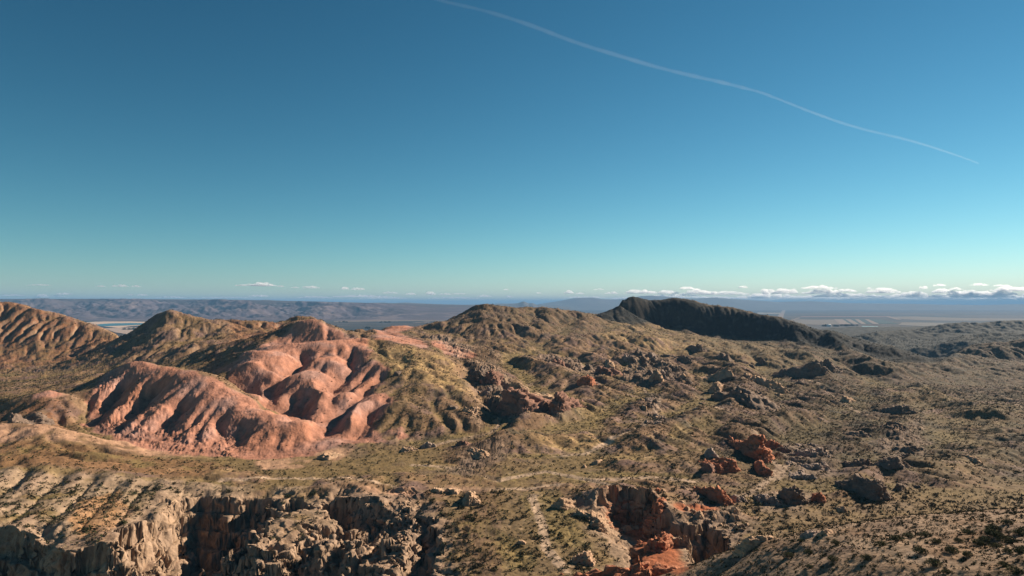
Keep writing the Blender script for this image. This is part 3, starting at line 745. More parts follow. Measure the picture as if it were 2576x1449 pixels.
def mesa_col(u, X, Y, Z):
    a = fbm(X, Y, 500, 5, 121); b = fbm(X, Y, 1800, 3, 125)
    c = np.zeros((len(X), 3), f32) + np.array((.095, .072, .080), f32)
    c = mix(c, (.17, .125, .115), sst(0, .4, a + .4 * b)); c = mix(c, (.08, .06, .06), sst(0, .4, -a + .3 * b))
    c = mix(c, (.08, .065, .06), sst(.02, .0, Z * 0 + (11400 - Y) / 8000))
    return c
fan('mesa_range', -1.25, .04, 900, 8000, 23000, 420, mesa_z, ground_mat('mesa rock', attr='ground_colour', s1=150, s2=40, amt=.15, bump=8, bscale=60), mesa_col)

def far_range(name, sil, Y0, depth, colour, seed, rough=10):
    sp = np.array([list(map(float, q.split(','))) for q in sil.split()])
    nu, nd = 500, 40
    px = np.linspace(sp[0, 0], sp[-1, 0], nu); tz = (763 - np.interp(px, sp[:, 0], sp[:, 1])) / F * Y0
    uu = (px - 1288) / F
    s = np.linspace(-1, 1, nd)
    Yg = Y0 + s[:, None] * depth * np.ones((1, nu)); Xg = uu[None, :] * Y0 * np.ones((nd, 1))
    e = 1 - np.abs(s)[:, None] ** 1.1
    Zg = PZ - 2 + (tz[None, :] - PZ) * e + fbm(Xg, Yg, depth * .5, 4, seed, .5, True) * rough * e * (1 - e) * 3
    o = mesh_np(name, np.stack([Xg, Yg, Zg], -1).reshape(-1, 3), grid_faces(nd, nu), ground_mat(name + ' rock', colour=colour, s1=400, s2=120, amt=.25, bump=10, bscale=200))
    return tag(o, kind='structure')
far_range('far_hills', '560,770 625,764 648,756 667,753 691,755 710,756 723,758.5 737,756 755,759 780,762 860,766 878,763.4 890,766 915,762 933,761 965,760.4 987,762 1019,760.2 1060,762.5 1100,764.5 1167,766 1220,765 1248,763.5 1290,763 1304,762 1311,759 1317,757.5 1322,759 1329,763 1339,761.5 1350,766 1379,768 1430,772', 17000, 1500, (.11, .10, .09), 131, 18)
far_range('far_mountains', '1330,772 1360,764 1409,756.5 1446,749 1492,748 1514,752 1554,753 1590,748 1616,744 1635,743 1688,746 1720,750 1756,750 1796,748 1877,754 1950,759 2040,757 2126,762 2234,763.5 2300,764 2360,766 2476,767 2560,765 2700,764 2900,768', 24000, 3500, (.13, .12, .11), 137, 30)
far_range('far_low_hills', '2150,772 2200,769 2260,767.5 2320,768.5 2390,768 2412,765.5 2430,768 2500,769 2576,769 2700,771', 24000, 1500, (.10, .10, .09), 139, 8)

# ------------------------------------------------------------------ haze
hm = bpy.data.materials.new('haze'); hm.use_nodes = True
hm.node_tree.nodes.clear()
pv = hm.node_tree.nodes.new('ShaderNodeVolumePrincipled'); ho = hm.node_tree.nodes.new('ShaderNodeOutputMaterial')
hm.node_tree.links.new(pv.outputs[0], ho.inputs['Volume'])
pv.inputs['Color'].default_value = (.20, .40, .66, 1)
pv.inputs['Density'].default_value = 4.2e-5
pv.inputs['Anisotropy'].default_value = 0.0
def box(name, x0, x1, y0, y1, z0, z1, mat):
    v = np.array([(x, y, z) for z in (z0, z1) for y in (y0, y1) for x in (x0, x1)])
    f = np.array([(0, 2, 3, 1), (4, 5, 7, 6), (0, 1, 5, 4), (2, 6, 7, 3), (0, 4, 6, 2), (1, 3, 7, 5)])
    return mesh_np(name, v, f, mat, False)
hz = box('haze', -125000, 125000, -3000, 95000, PZ - 12, 300, hm)
tag(hz, kind='stuff')

# ------------------------------------------------------------------ things out on the valley floor
def plain_pt(px, py, z=PZ + 2):
    s = unproj(px, py, 1.0)
    Y = z / s[2]
    return s[0] * Y, Y
def flat_poly(name, poly, colour, z=PZ + 2, th=None, rough=.95, kind='structure'):
    P = [plain_pt(*map(float, q.split(',')), z) for q in poly.split()]
    bmv = [(x, y, z) for x, y in P]
    me = bpy.data.meshes.new(name); me.from_pydata(bmv, [], [list(range(len(bmv)))]); me.update()
    m = ground_mat(name + ' surface', colour=colour, s1=120, s2=40, amt=.15, bump=.01, bscale=30)
    m.node_tree.nodes['Principled BSDF'].inputs['Roughness'].default_value = rough
    me.materials.append(m)
    o = bpy.data.objects.new(name, me); C.objects.link(o)
    return tag(o, kind=kind)
def strip(name, path, w, colour, z):
    P = np.array([plain_pt(*map(float, q.split(',')), z) for q in path.split()])
    Q = []
    for a, b in zip(P[:-1], P[1:]):
        k = 24
        for i in range(k): Q.append(a + (b - a) * i / k)
    Q.append(P[-1]); Q = np.array(Q)
    d = np.gradient(Q, axis=0); d /= np.linalg.norm(d, axis=1)[:, None]
    nrm = np.stack([-d[:, 1], d[:, 0]], 1) * (w / 2 * (1 + .25 * fbm(Q[:, 0], Q[:, 1], 300, 2, 151)))[:, None]
    v = np.concatenate([np.c_[Q - nrm, np.full(len(Q), z)], np.c_[Q + nrm, np.full(len(Q), z)]])
    n = len(Q); f = np.array([(i, i + 1, n + i + 1, n + i) for i in range(n - 1)])
    o = mesh_np(name, v, f, ground_mat(name + ' dust', colour=colour, s1=60, s2=20, amt=.2, bump=.01, bscale=20), False)
    return tag(o, kind='structure')
flat_poly('playa', '205,812 232,809.6 262,808.6 330,808.6 400,810 440,812.5 400,816 330,820 300,825 240,819', (.50, .36, .26), PZ + 2)
lake = flat_poly('lake', '236,817.6 255,814.8 283,813.3 330,812.6 400,813 380,815.6 320,818.4 262,820.6 246,820.4', (.03, .12, .13), PZ + 3.2, rough=.25)
flat_poly('playa', '262,826 330,823.5 380,824 352,833 330,842 290,836', (.36, .27, .21), PZ + 2)
flat_poly('sand_flat', '1990,803 2060,804 2115,803.5 2124,815 2060,817 1990,815', (.14, .115, .09), PZ + 2)
flat_poly('sand_flat', '2230,797 2300,796 2420,800 2576,802 2620,806 2450,807 2330,806 2260,802', (.14, .115, .09), PZ + 2)
flat_poly('sand_flat', '2270,811 2340,811.5 2390,813 2420,818 2330,821 2260,817', (.14, .118, .09), PZ + 2)
flat_poly('sand_flat', '840,807.4 1000,804.5 1130,803.5 1130,806.5 1000,808.5 840,810', (.17, .13, .10), PZ + 2)
flat_poly('sand_flat', '1905,786.5 1962,787 1962,789 1905,788.6', (.32, .27, .21), PZ + 2)
flat_poly('sand_flat', '2015,795 2110,795.5 2240,795 2240,796.8 2110,797.4 2015,797', (.17, .11, .10), PZ + 2)
for q in ('2117,803.2 2131,803.2 2152,814.6 2127,814.6', '2135,803.2 2152,803.2 2172,814.6 2156,814.6', '2157,803.2 2178,803.2 2200,814.6 2176,814.6', '2182,803.2 2215,803.5 2262,814.6 2206,814.6'):
    o = flat_poly('crop_field', q, (.03, .055, .05), PZ + 3)
for q, w in (('2109,803 2126,815.6', 95), ('2133,803 2154,815', 55), ('2155,803 2173,815', 45), ('2180,803 2204,815', 50), ('2100,815.8 2180,816 2272,817.4', 60), ('2231,796 2262,804', 60), ('1961,800 1976,774.2', 85), ('817,808.8 930,808.6 1022,807.6', 45), ('1040,812.6 1066,810 1085,808 1120,807.2', 55), ('1066,810.4 1085,813 1112,814.4', 35), ('1020,822 880,820 820,818', 30), ('2000,792 2075,793', 60), ('2012,799 1995,804', 40)):
    strip('dirt_road', q, w, (.20, .155, .125), PZ + 4)
flat_poly('greenhouse', '2168,820.6 2208,820.8 2208,821.8 2168,821.6', (.30, .50, .55), PZ + 3)  # light blue greenhouse, laid as a flat sheet

def blob_mesh(n, size, seed, squash=.7, sub=18):
    """clumped foliage: many small leaf-sized triangles spread through a lumpy crown"""
    r = np.random.RandomState(seed)
    c = r.randn(n, 3); c /= np.linalg.norm(c, axis=1)[:, None]
    lob = r.randn(5, 3); lob /= np.linalg.norm(lob, axis=1)[:, None]
    rad = (.55 + .45 * np.max(c @ lob.T, axis=1)) * r.rand(n) ** .33
    p = c * rad[:, None]; p[:, 2] = np.abs(p[:, 2]) * squash
    t = r.randn(n, 3, 3) * .62 * (n ** -.34)
    v = (p[:, None, :] + t).reshape(-1, 3) * size
    return v, np.arange(3 * n).reshape(-1, 3)
def foliage_mat(name, c1, c2):
    m, t, b = mat_new(name)
    N = t.nodes.new; L = t.links.new
    g = N('ShaderNodeNewGeometry'); r = N('ShaderNodeMix'); r.data_type = 'RGBA'
    r.inputs[6].default_value = (*c1, 1); r.inputs[7].default_value = (*c2, 1)
    L(g.outputs['Random Per Island'], r.inputs[0]); L(r.outputs[2], b.inputs['Base Color'])
    return m
FM_DARK = foliage_mat('creosote leaves', (.022, .028, .011), (.065, .062, .024))
FM_GREY = foliage_mat('burro bush leaves', (.030, .030, .018), (.085, .074, .042))
FM_CRE = foliage_mat('creosote crown', (.035, .040, .015), (.105, .098, .038))
FM_TREE = foliage_mat('windbreak leaves', (.02, .035, .02), (.05, .07, .035))
WOOD = ground_mat('shrub wood', colour=(.10, .07, .05), s1=.2, s2=.05, amt=.3, bump=.01, bscale=.05)
for i, (px, py, w, lab) in enumerate([(865, 811.2, 90, 'dark clump of farm trees on the valley floor, just right of the conical pink hill'), (970, 811.8, 120, 'longer dark row of farm trees on the valley floor, left of the green hill'),
        (2124, 820.6, 70, 'small dark clump of trees at the left end of the valley farm row'), (2138, 820.2, 110, 'widest dark grove beside the farm fields on the right'), (2071, 821, 45, 'pair of dark trees left of the white farm building'), (2102, 821.6, 35, 'single dark tree between the white building and the widest grove'),
        (320, 830, 110, 'dark thicket on the pale flat below the lake'), (342, 829.4, 60, 'smaller dark thicket right of the long one below the lake'), (927, 826.6, 40, 'lone dark tree near the front of the valley, above the red dome')]):
    x, y = plain_pt(px, py, PZ)
    vs, fs = [], []; k0 = 0
    for q in range(6):
        v, f = blob_mesh(90, 14 + 5 * rng.rand(), 900 + i * 10 + q, .9)
        v = v + np.array(((rng.rand() - .5) * w, (rng.rand() - .5) * w * .5, 2)); vs.append(v); fs.append(f + k0); k0 += len(v)
    o = bpy.data.objects.new('tree_grove', None); C.objects.link(o); o.location = (x, y, PZ)
    crown = mesh_np('crown', np.concatenate(vs), np.concatenate(fs), FM_TREE, False, o)
    tv = []; tf = []
    for q in range(6):
        cx, cy = vs[q][:, 0].mean(), vs[q][:, 1].mean(); b0 = len(tv)
        tv += [(cx + a, cy + b, h) for h in (0, 8) for a, b in ((-.8, -.8), (.8, -.8), (.8, .8), (-.8, .8))]
        tf += [(b0 + a, b0 + (a + 1) % 4, b0 + 4 + (a + 1) % 4, b0 + 4 + a) for a in range(4)]
    for q in range(6): mesh_np('trunk', np.array(tv[q * 8:q * 8 + 8]), np.array(tf[:4]), WOOD, False, o)
    tag(o, lab, 'tree grove', 'groves on the valley floor')
x, y = plain_pt(2085.5, 821.6, PZ)
fb = bpy.data.objects.new('farm_building', None); C.objects.link(fb); fb.location = (x, y, PZ)
wm = ground_mat('white wall paint', colour=(.75, .75, .72), s1=5, s2=1, amt=.08, bump=.01, bscale=1)
rm = ground_mat('metal roof', colour=(.45, .45, .44), s1=5, s2=1, amt=.1, bump=.01, bscale=1)
wb = mesh_np('wall', np.array([(a, b, c) for c in (0, 16) for b in (-12, 12) for a in (-15, 15)], float), np.array([(0, 1, 5, 4), (1, 3, 7, 5), (3, 2, 6, 7), (2, 0, 4, 6)]), wm, False, fb)
mesh_np('roof', np.array([(-16, -13, 16), (16, -13, 16), (16, 13, 16), (-16, 13, 16), (-16, 0, 21), (16, 0, 21)], float), np.array([(0, 1, 5, 4), (3, 4, 5, 2), (0, 4, 3, 3), (1, 2, 5, 5)]), rm, False, fb)
tag(fb, 'tiny white farm building among trees at the near edge of the valley fields', 'building')

# ------------------------------------------------------------------ clouds and the contrail
cm = bpy.data.materials.new('cloud'); cm.use_nodes = True
ct = cm.node_tree; ct.nodes.clear()
cvs = ct.nodes.new('ShaderNodeVolumeScatter'); cvs.inputs['Color'].default_value = (1, 1, 1, 1); cvs.inputs['Density'].default_value = .0075; cvs.inputs['Anisotropy'].default_value = .45
co_ = ct.nodes.new('ShaderNodeOutputMaterial'); ct.links.new(cvs.outputs[0], co_.inputs['Volume'])
import bmesh
bm = bmesh.new(); bmesh.ops.create_icosphere(bm, subdivisions=3, radius=1.0)
IV = np.array([v.co[:] for v in bm.verts]); IFc = np.array([[v.index for v in f.verts] for f in bm.faces]); bm.free()
CLOUDS = '''32,741.5,64,6 104,743,26,10 160,738,40,6 145,744,36,5 99,716,60,4 253,719.5,24,4 302,717.5,38,7 342,719.5,20,5 328,740,8,5 358,741,26,5 430,747,80,5 565,748,160,5 645,716,110,6 660,714,58,11
706,719.5,16,4 780,721.5,46,7 742,722.5,20,4 867,724,18,8 901,725.5,32,7 981,735.6,40,5 1033,738,24,6 1084,736,22,10 1119,739,30,5 1154,738,40,4 1218,744,34,6 1273,727.6,12,4 650,743,50,6 911,744,150,7 965,748,120,7 790,747,90,7 1140,749,130,5
1355,736,12,4 1282,745.6,20,5 1430,733.5,24,9 1458,737.5,20,5 1507,727,26,4 1540,735.6,34,7 1610,732,80,12 1678,733.5,50,11 1728,723,34,9 1758,732,70,16 1869,721.4,24,6 1823,736,120,10 1931,732,30,14 1473,747,110,5 1730,746,240,8
1975,731,60,15 2059,721.4,80,10 2067,732,90,14 2126,729.5,60,9 2223,729.5,80,15 2188,725.4,14,6 2322,723,14,8 2363,716.5,30,6 2406,724.6,24,8 2374,731,50,12 2462,714.7,44,7 2514,717.4,30,5 2543,724,80,16 2503,735,100,14 2422,737.5,90,12
1850,750,190,9 1930,743,150,15 2030,747,170,12 2120,741,150,13 2200,747,190,13 2300,742,170,13 2380,747,190,13 2470,741,170,15 2540,747,200,15 2430,733,80,12 2300,735,60,9 1600,750,160,8 1700,741,110,8 2640,735,120,20 2720,742,140,16 -60,742,90,8 -140,736,60,9'''
WHERE = [(-1e9, 230, 'left edge of the far mesa'), (230, 400, 'far mesa between the left hills'), (400, 620, 'green peaked hill'), (620, 720, 'distant blue hills left of centre'), (720, 940, 'conical pink hill'), (940, 1200, 'saddle left of the green hill'),
         (1200, 1400, 'green hill crest'), (1400, 1580, 'pale far range'), (1580, 1780, 'peak of the black hill'), (1780, 2000, 'right shoulder of the black hill'), (2000, 2200, 'valley fields'), (2200, 2400, 'valley right of the fields'), (2400, 1e9, 'right end of the valley')]
ci = []
for q in CLOUDS.split():
    px, py, w, h = map(float, q.split(','))
    ci.append((px, py, w, h))
def size_word(w): return 'tiny' if w < 22 else 'small' if w < 45 else 'broad' if w < 100 else 'long'
seen = {}
for i, (px, py, w, h) in enumerate(sorted(ci)):
    bot = py + h / 2
    D = min(88000, max(42000, 330 * F / max(763 - bot, 1)))
    r = np.random.RandomState(300 + i)
    x0, _, z0 = unproj(px, bot, D)
    Wm, Hm = w / F * D, h / F * D
    nl = int(7 + w / h * 4.5)
    vs, fs = [], []; k0 = 0
    for q in range(nl):
        a = (r.rand() - .5); env = (1 - (2 * a) ** 2) ** .6
        rad = Hm * (.20 + .30 * r.rand()) * (.45 + .6 * env)
        cx, cy, cz = a * Wm, (r.rand() - .5) * Hm * 2.0, rad * .3 + max(0, Hm * env * (.30 + .7 * r.rand()) - rad * 1.25)
        V = IV * np.array((1.5, 1.5, .9)) * rad + np.array((cx, cy, cz))
        nn_ = per3(V[:, 0] / (Hm * .22), V[:, 1] / (Hm * .22) + i, V[:, 2] / (Hm * .22), 7) + .5 * per3(V[:, 0] / (Hm * .09), V[:, 1] / (Hm * .09) + i, V[:, 2] / (Hm * .09), 8)
        V = V + IV * (nn_ * rad * .45)[:, None]
        V[:, 2] = np.where(V[:, 2] < 0, V[:, 2] * .15, V[:, 2])
        vs.append(V); fs.append(IFc + k0); k0 += len(V)
    o = mesh_np('cloud', np.concatenate(vs), np.concatenate(fs), cm)
    o.location = (x0, D, z0)
    wh = [t for a, b, t in WHERE if a <= px < b][0]
    key = (wh, size_word(w), 'high' if py < 730 else 'low')
    seen.setdefault(key, []).append(o)
ORD = ['first', 'second', 'third', 'fourth', 'fifth', 'sixth', 'seventh', 'eighth', 'ninth', 'tenth']
for (wh, sz, hi), os_ in seen.items():
    for k, o in enumerate(os_):
        lab = ('%s %s cloud ' % (sz, 'higher' if hi == 'high' else 'low')) + ('' if len(os_) == 1 else ORD[k] +  ' from left ') + 'above the ' + wh
        tag(o, lab, 'cloud', 'small clouds along the horizon')

tm = bpy.data.materials.new('contrail vapour'); tm.use_nodes = True
tt_ = tm.node_tree; tt_.nodes.clear()
tv_ = tt_.nodes.new('ShaderNodeVolumeScatter'); tv_.inputs['Color'].default_value = (.95, .97, 1, 1); tv_.inputs['Density'].default_value = .00020; tv_.inputs['Anisotropy'].default_value = .3
to_ = tt_.nodes.new('ShaderNodeOutputMaterial'); tt_.links.new(tv_.outputs[0], to_.inputs['Volume'])
path = [(1060, -14, 5), (1097, 0, 6), (1223, 27, 7), (1336, 63, 8), (1438, 104, 8), (1545, 137, 8), (1665, 173, 8), (1784, 200, 8), (1865, 219, 7), (1915, 233, 6), (1951, 246, 5), (2053, 287, 5.5), (2154, 322, 5), (2292, 353, 5), (2400, 388, 4), (2462, 411, 3)]
cen, radl = [], []
for px, py, w in path:
    s = unproj(px, py, 1.0); Y = 9000 / s[2]
    cen.append((s[0] * Y, Y, 9000)); radl.append(w / 2 / F * math.hypot(Y, 9000) * 1.25)
cen = np.array(cen); radl = np.array(radl)
ti = np.linspace(0, len(cen) - 1, 400)
cc = np.stack([np.interp(ti, range(len(cen)), cen[:, k]) for k in range(3)], 1); rr_ = np.interp(ti, range(len(cen)), radl) * (1 + .2 * per2(ti * 3.1, ti * 0, 161))
cc[:, 2] += 14 * per2(ti * 1.3, ti * 0 + 3, 162)
kq = np.hanning(45); kq /= kq.sum(); cs_ = np.stack([np.convolve(np.pad(cc[:, k], 22, 'reflect', reflect_type='odd'), kq, 'valid') for k in range(3)], 1); cc = cs_
d = np.gradient(cc, axis=0); d /= np.linalg.norm(d, axis=1)[:, None]
s1_ = np.cross(d, (0, 0, 1)); s1_ /= np.linalg.norm(s1_, axis=1)[:, None]; s2_ = np.cross(s1_, d)
K = 10; an = np.arange(K) * 2 * PI / K
ring = cc[:, None, :] + rr_[:, None, None] * (np.cos(an)[None, :, None] * s1_[:, None, :] + np.sin(an)[None, :, None] * s2_[:, None, :])
fq = []
for i in range(len(cc) - 1):
    for k in range(K): fq.append((i * K + k, i * K + (k + 1) % K, (i + 1) * K + (k + 1) % K, (i + 1) * K + k))
n0 = len(cc) * K
vv = np.concatenate([ring.reshape(-1, 3), cc[:1], cc[-1:]])
fq += [(n0, (k + 1) % K, k, k) for k in range(K)] + [(n0 + 1, n0 - K + k, n0 - K + (k + 1) % K, n0 - K + (k + 1) % K) for k in range(K)]
tr_ = []
for a in fq:
    tr_.append((a[0], a[1], a[2]))
    if a[3] != a[2]: tr_.append((a[0], a[2], a[3]))
con = mesh_np('contrail', vv, np.array(tr_)[:, ::-1], tm)
tag(con, 'thin white contrail slanting down across the blue sky to the right', 'contrail')
print('T sky things', time.time() - T0)

# ------------------------------------------------------------------ rock outcrops
RM = {'red': ground_mat('red sandstone', colour=(.37, .15, .082), s1=3, s2=.5, amt=.38, bump=.5, bscale=.9),
      'tan': ground_mat('tan sandstone', colour=(.42, .275, .175), s1=3, s2=.5, amt=.35, bump=.5, bscale=.9),
      'rust': ground_mat('rusty rock', colour=(.25, .135, .095), s1=3, s2=.5, amt=.38, bump=.5, bscale=.9),
      'grey': ground_mat('grey rock', colour=(.30, .225, .18), s1=3, s2=.5, amt=.38, bump=.5, bscale=.9),
      'brown': ground_mat('dark brown rock', colour=(.19, .135, .10), s1=3, s2=.5, amt=.4, bump=.5, bscale=.9)}
def outcrop(x1, y1, x2, y2, hpx, col, label, group, body=1.0, seed=0, cat='rock outcrop'):
    A_ = np.array(hit(x1, y1)); B_ = np.array(hit(x2, y2))
    Ym = (A_[1] + B_[1]) / 2
    Lw = abs(x2 - x1) / F * Ym
    if np.linalg.norm(B_ - A_) > 1.9 * Lw:          # keep grazing views from stretching the rock
        B_[1] = A_[1] + np.sign(B_[1] - A_[1]) * 1.5 * Lw
    ax = B_ - A_; Ln = np.linalg.norm(ax); ax = ax / Ln
    nr = np.array((-ax[1], ax[0]));  nr = nr if nr[1] > 0 else -nr
    H = hpx / F * Ym * 1.05
    na, nq = (56, 44) if hpx > 20 else (34, 28)
    s = np.linspace(-.06, 1.06, na)[None, :]; q = np.linspace(0, 1, nq)[:, None]
    Dp = H * (2.2 + body * 1.9)
    env = np.clip(np.sin(np.clip(s, 0, 1) * PI), 0, 1) ** .42
    jag = .72 + .42 * per2(s * Ln / (H * .9) + seed, 0 * s, seed) + .25 * per2(s * Ln / (H * .35) + seed, 0 * s + 5, seed)
    top = H * env * np.clip(jag, .3, 1.2) - .3 * H * (1 - env)
    n_ = np.where(q < .42, (q / .42) * .14, .14 + (q - .42) / .58 * .86) * Dp
    zz = np.where(q < .42, (q / .42) ** .8, 1 - np.clip((q - .42) / .58, 0, 1) ** 1.25)
    n_ = n_ * (.45 + .55 * env) + H * .35 * per2(s * Ln / (H * 1.1) + 3.3, q * 0 + 1, seed + 3)
    lx = A_[0] + ax[0] * s * Ln + nr[0] * n_; ly = A_[1] + ax[1] * s * Ln + nr[1] * n_
    g = ground_z(lx, ly)
    z = g + zz * (top + H * .18) - H * .18
    V = np.stack([lx, ly, z], -1)
    Nv = normals(V)
    # put the normal of the face on the outer side
    face = (q < .42) * np.ones_like(s)
    Nv = np.where((face[..., None] > 0) & ((Nv[..., :2] @ nr)[..., None] > 0), -Nv, Nv)
    sc = max(H * .32, .5)
    zt = z + .35 * (lx * nr[0] + ly * nr[1])       # tilted beds
    k = 91 + seed
    ds = per3(lx / sc, ly / sc, z / sc, k % 9) * .26 * H + per3(lx / (sc * .45), ly / (sc * .45), zt / (sc * .3), k % 7) * .17 * H + per3(lx / (sc * .2), ly / (sc * .2), zt / (sc * .13), k % 5) * .08 * H + per2(zt / (sc * .35), lx * .01, k) * .10 * H
    ds = ds * np.clip(env + .2, 0, 1) 
    bk = np.floor(zt / (sc * .55)); bf = zt / (sc * .55) - bk
    ja, jb, jid = cell2(lx / (sc * 1.1) + bk * .37, ly / (sc * 1.1) + bk * .21, seed % 11)
    hb = (np.sin(bk * 12.9898 + seed) * 43758.5453) % 1.0
    ds = ds * .62 + H * (.16 * (hb - .5) + .22 * (jid - .5) - .08 * sst(.16, 0, np.minimum(bf, 1 - bf)) - .10 * sst(.12, 0, jb - ja)) * np.clip(env + .1, 0, 1)
    V = V + Nv * ds[..., None]
    o_ = A_ + ax * Ln / 2; zo = float(ground_z(o_[0], o_[1])[0])
    V = V - np.array((o_[0], o_[1], zo))
    o = mesh_np('rock_outcrop', V.reshape(-1, 3), grid_faces(nq, na), RM[col])
    o.location = (o_[0], o_[1], zo)
    return tag(o, label, cat, group)
GR_ = 'rock outcrops on the slopes'
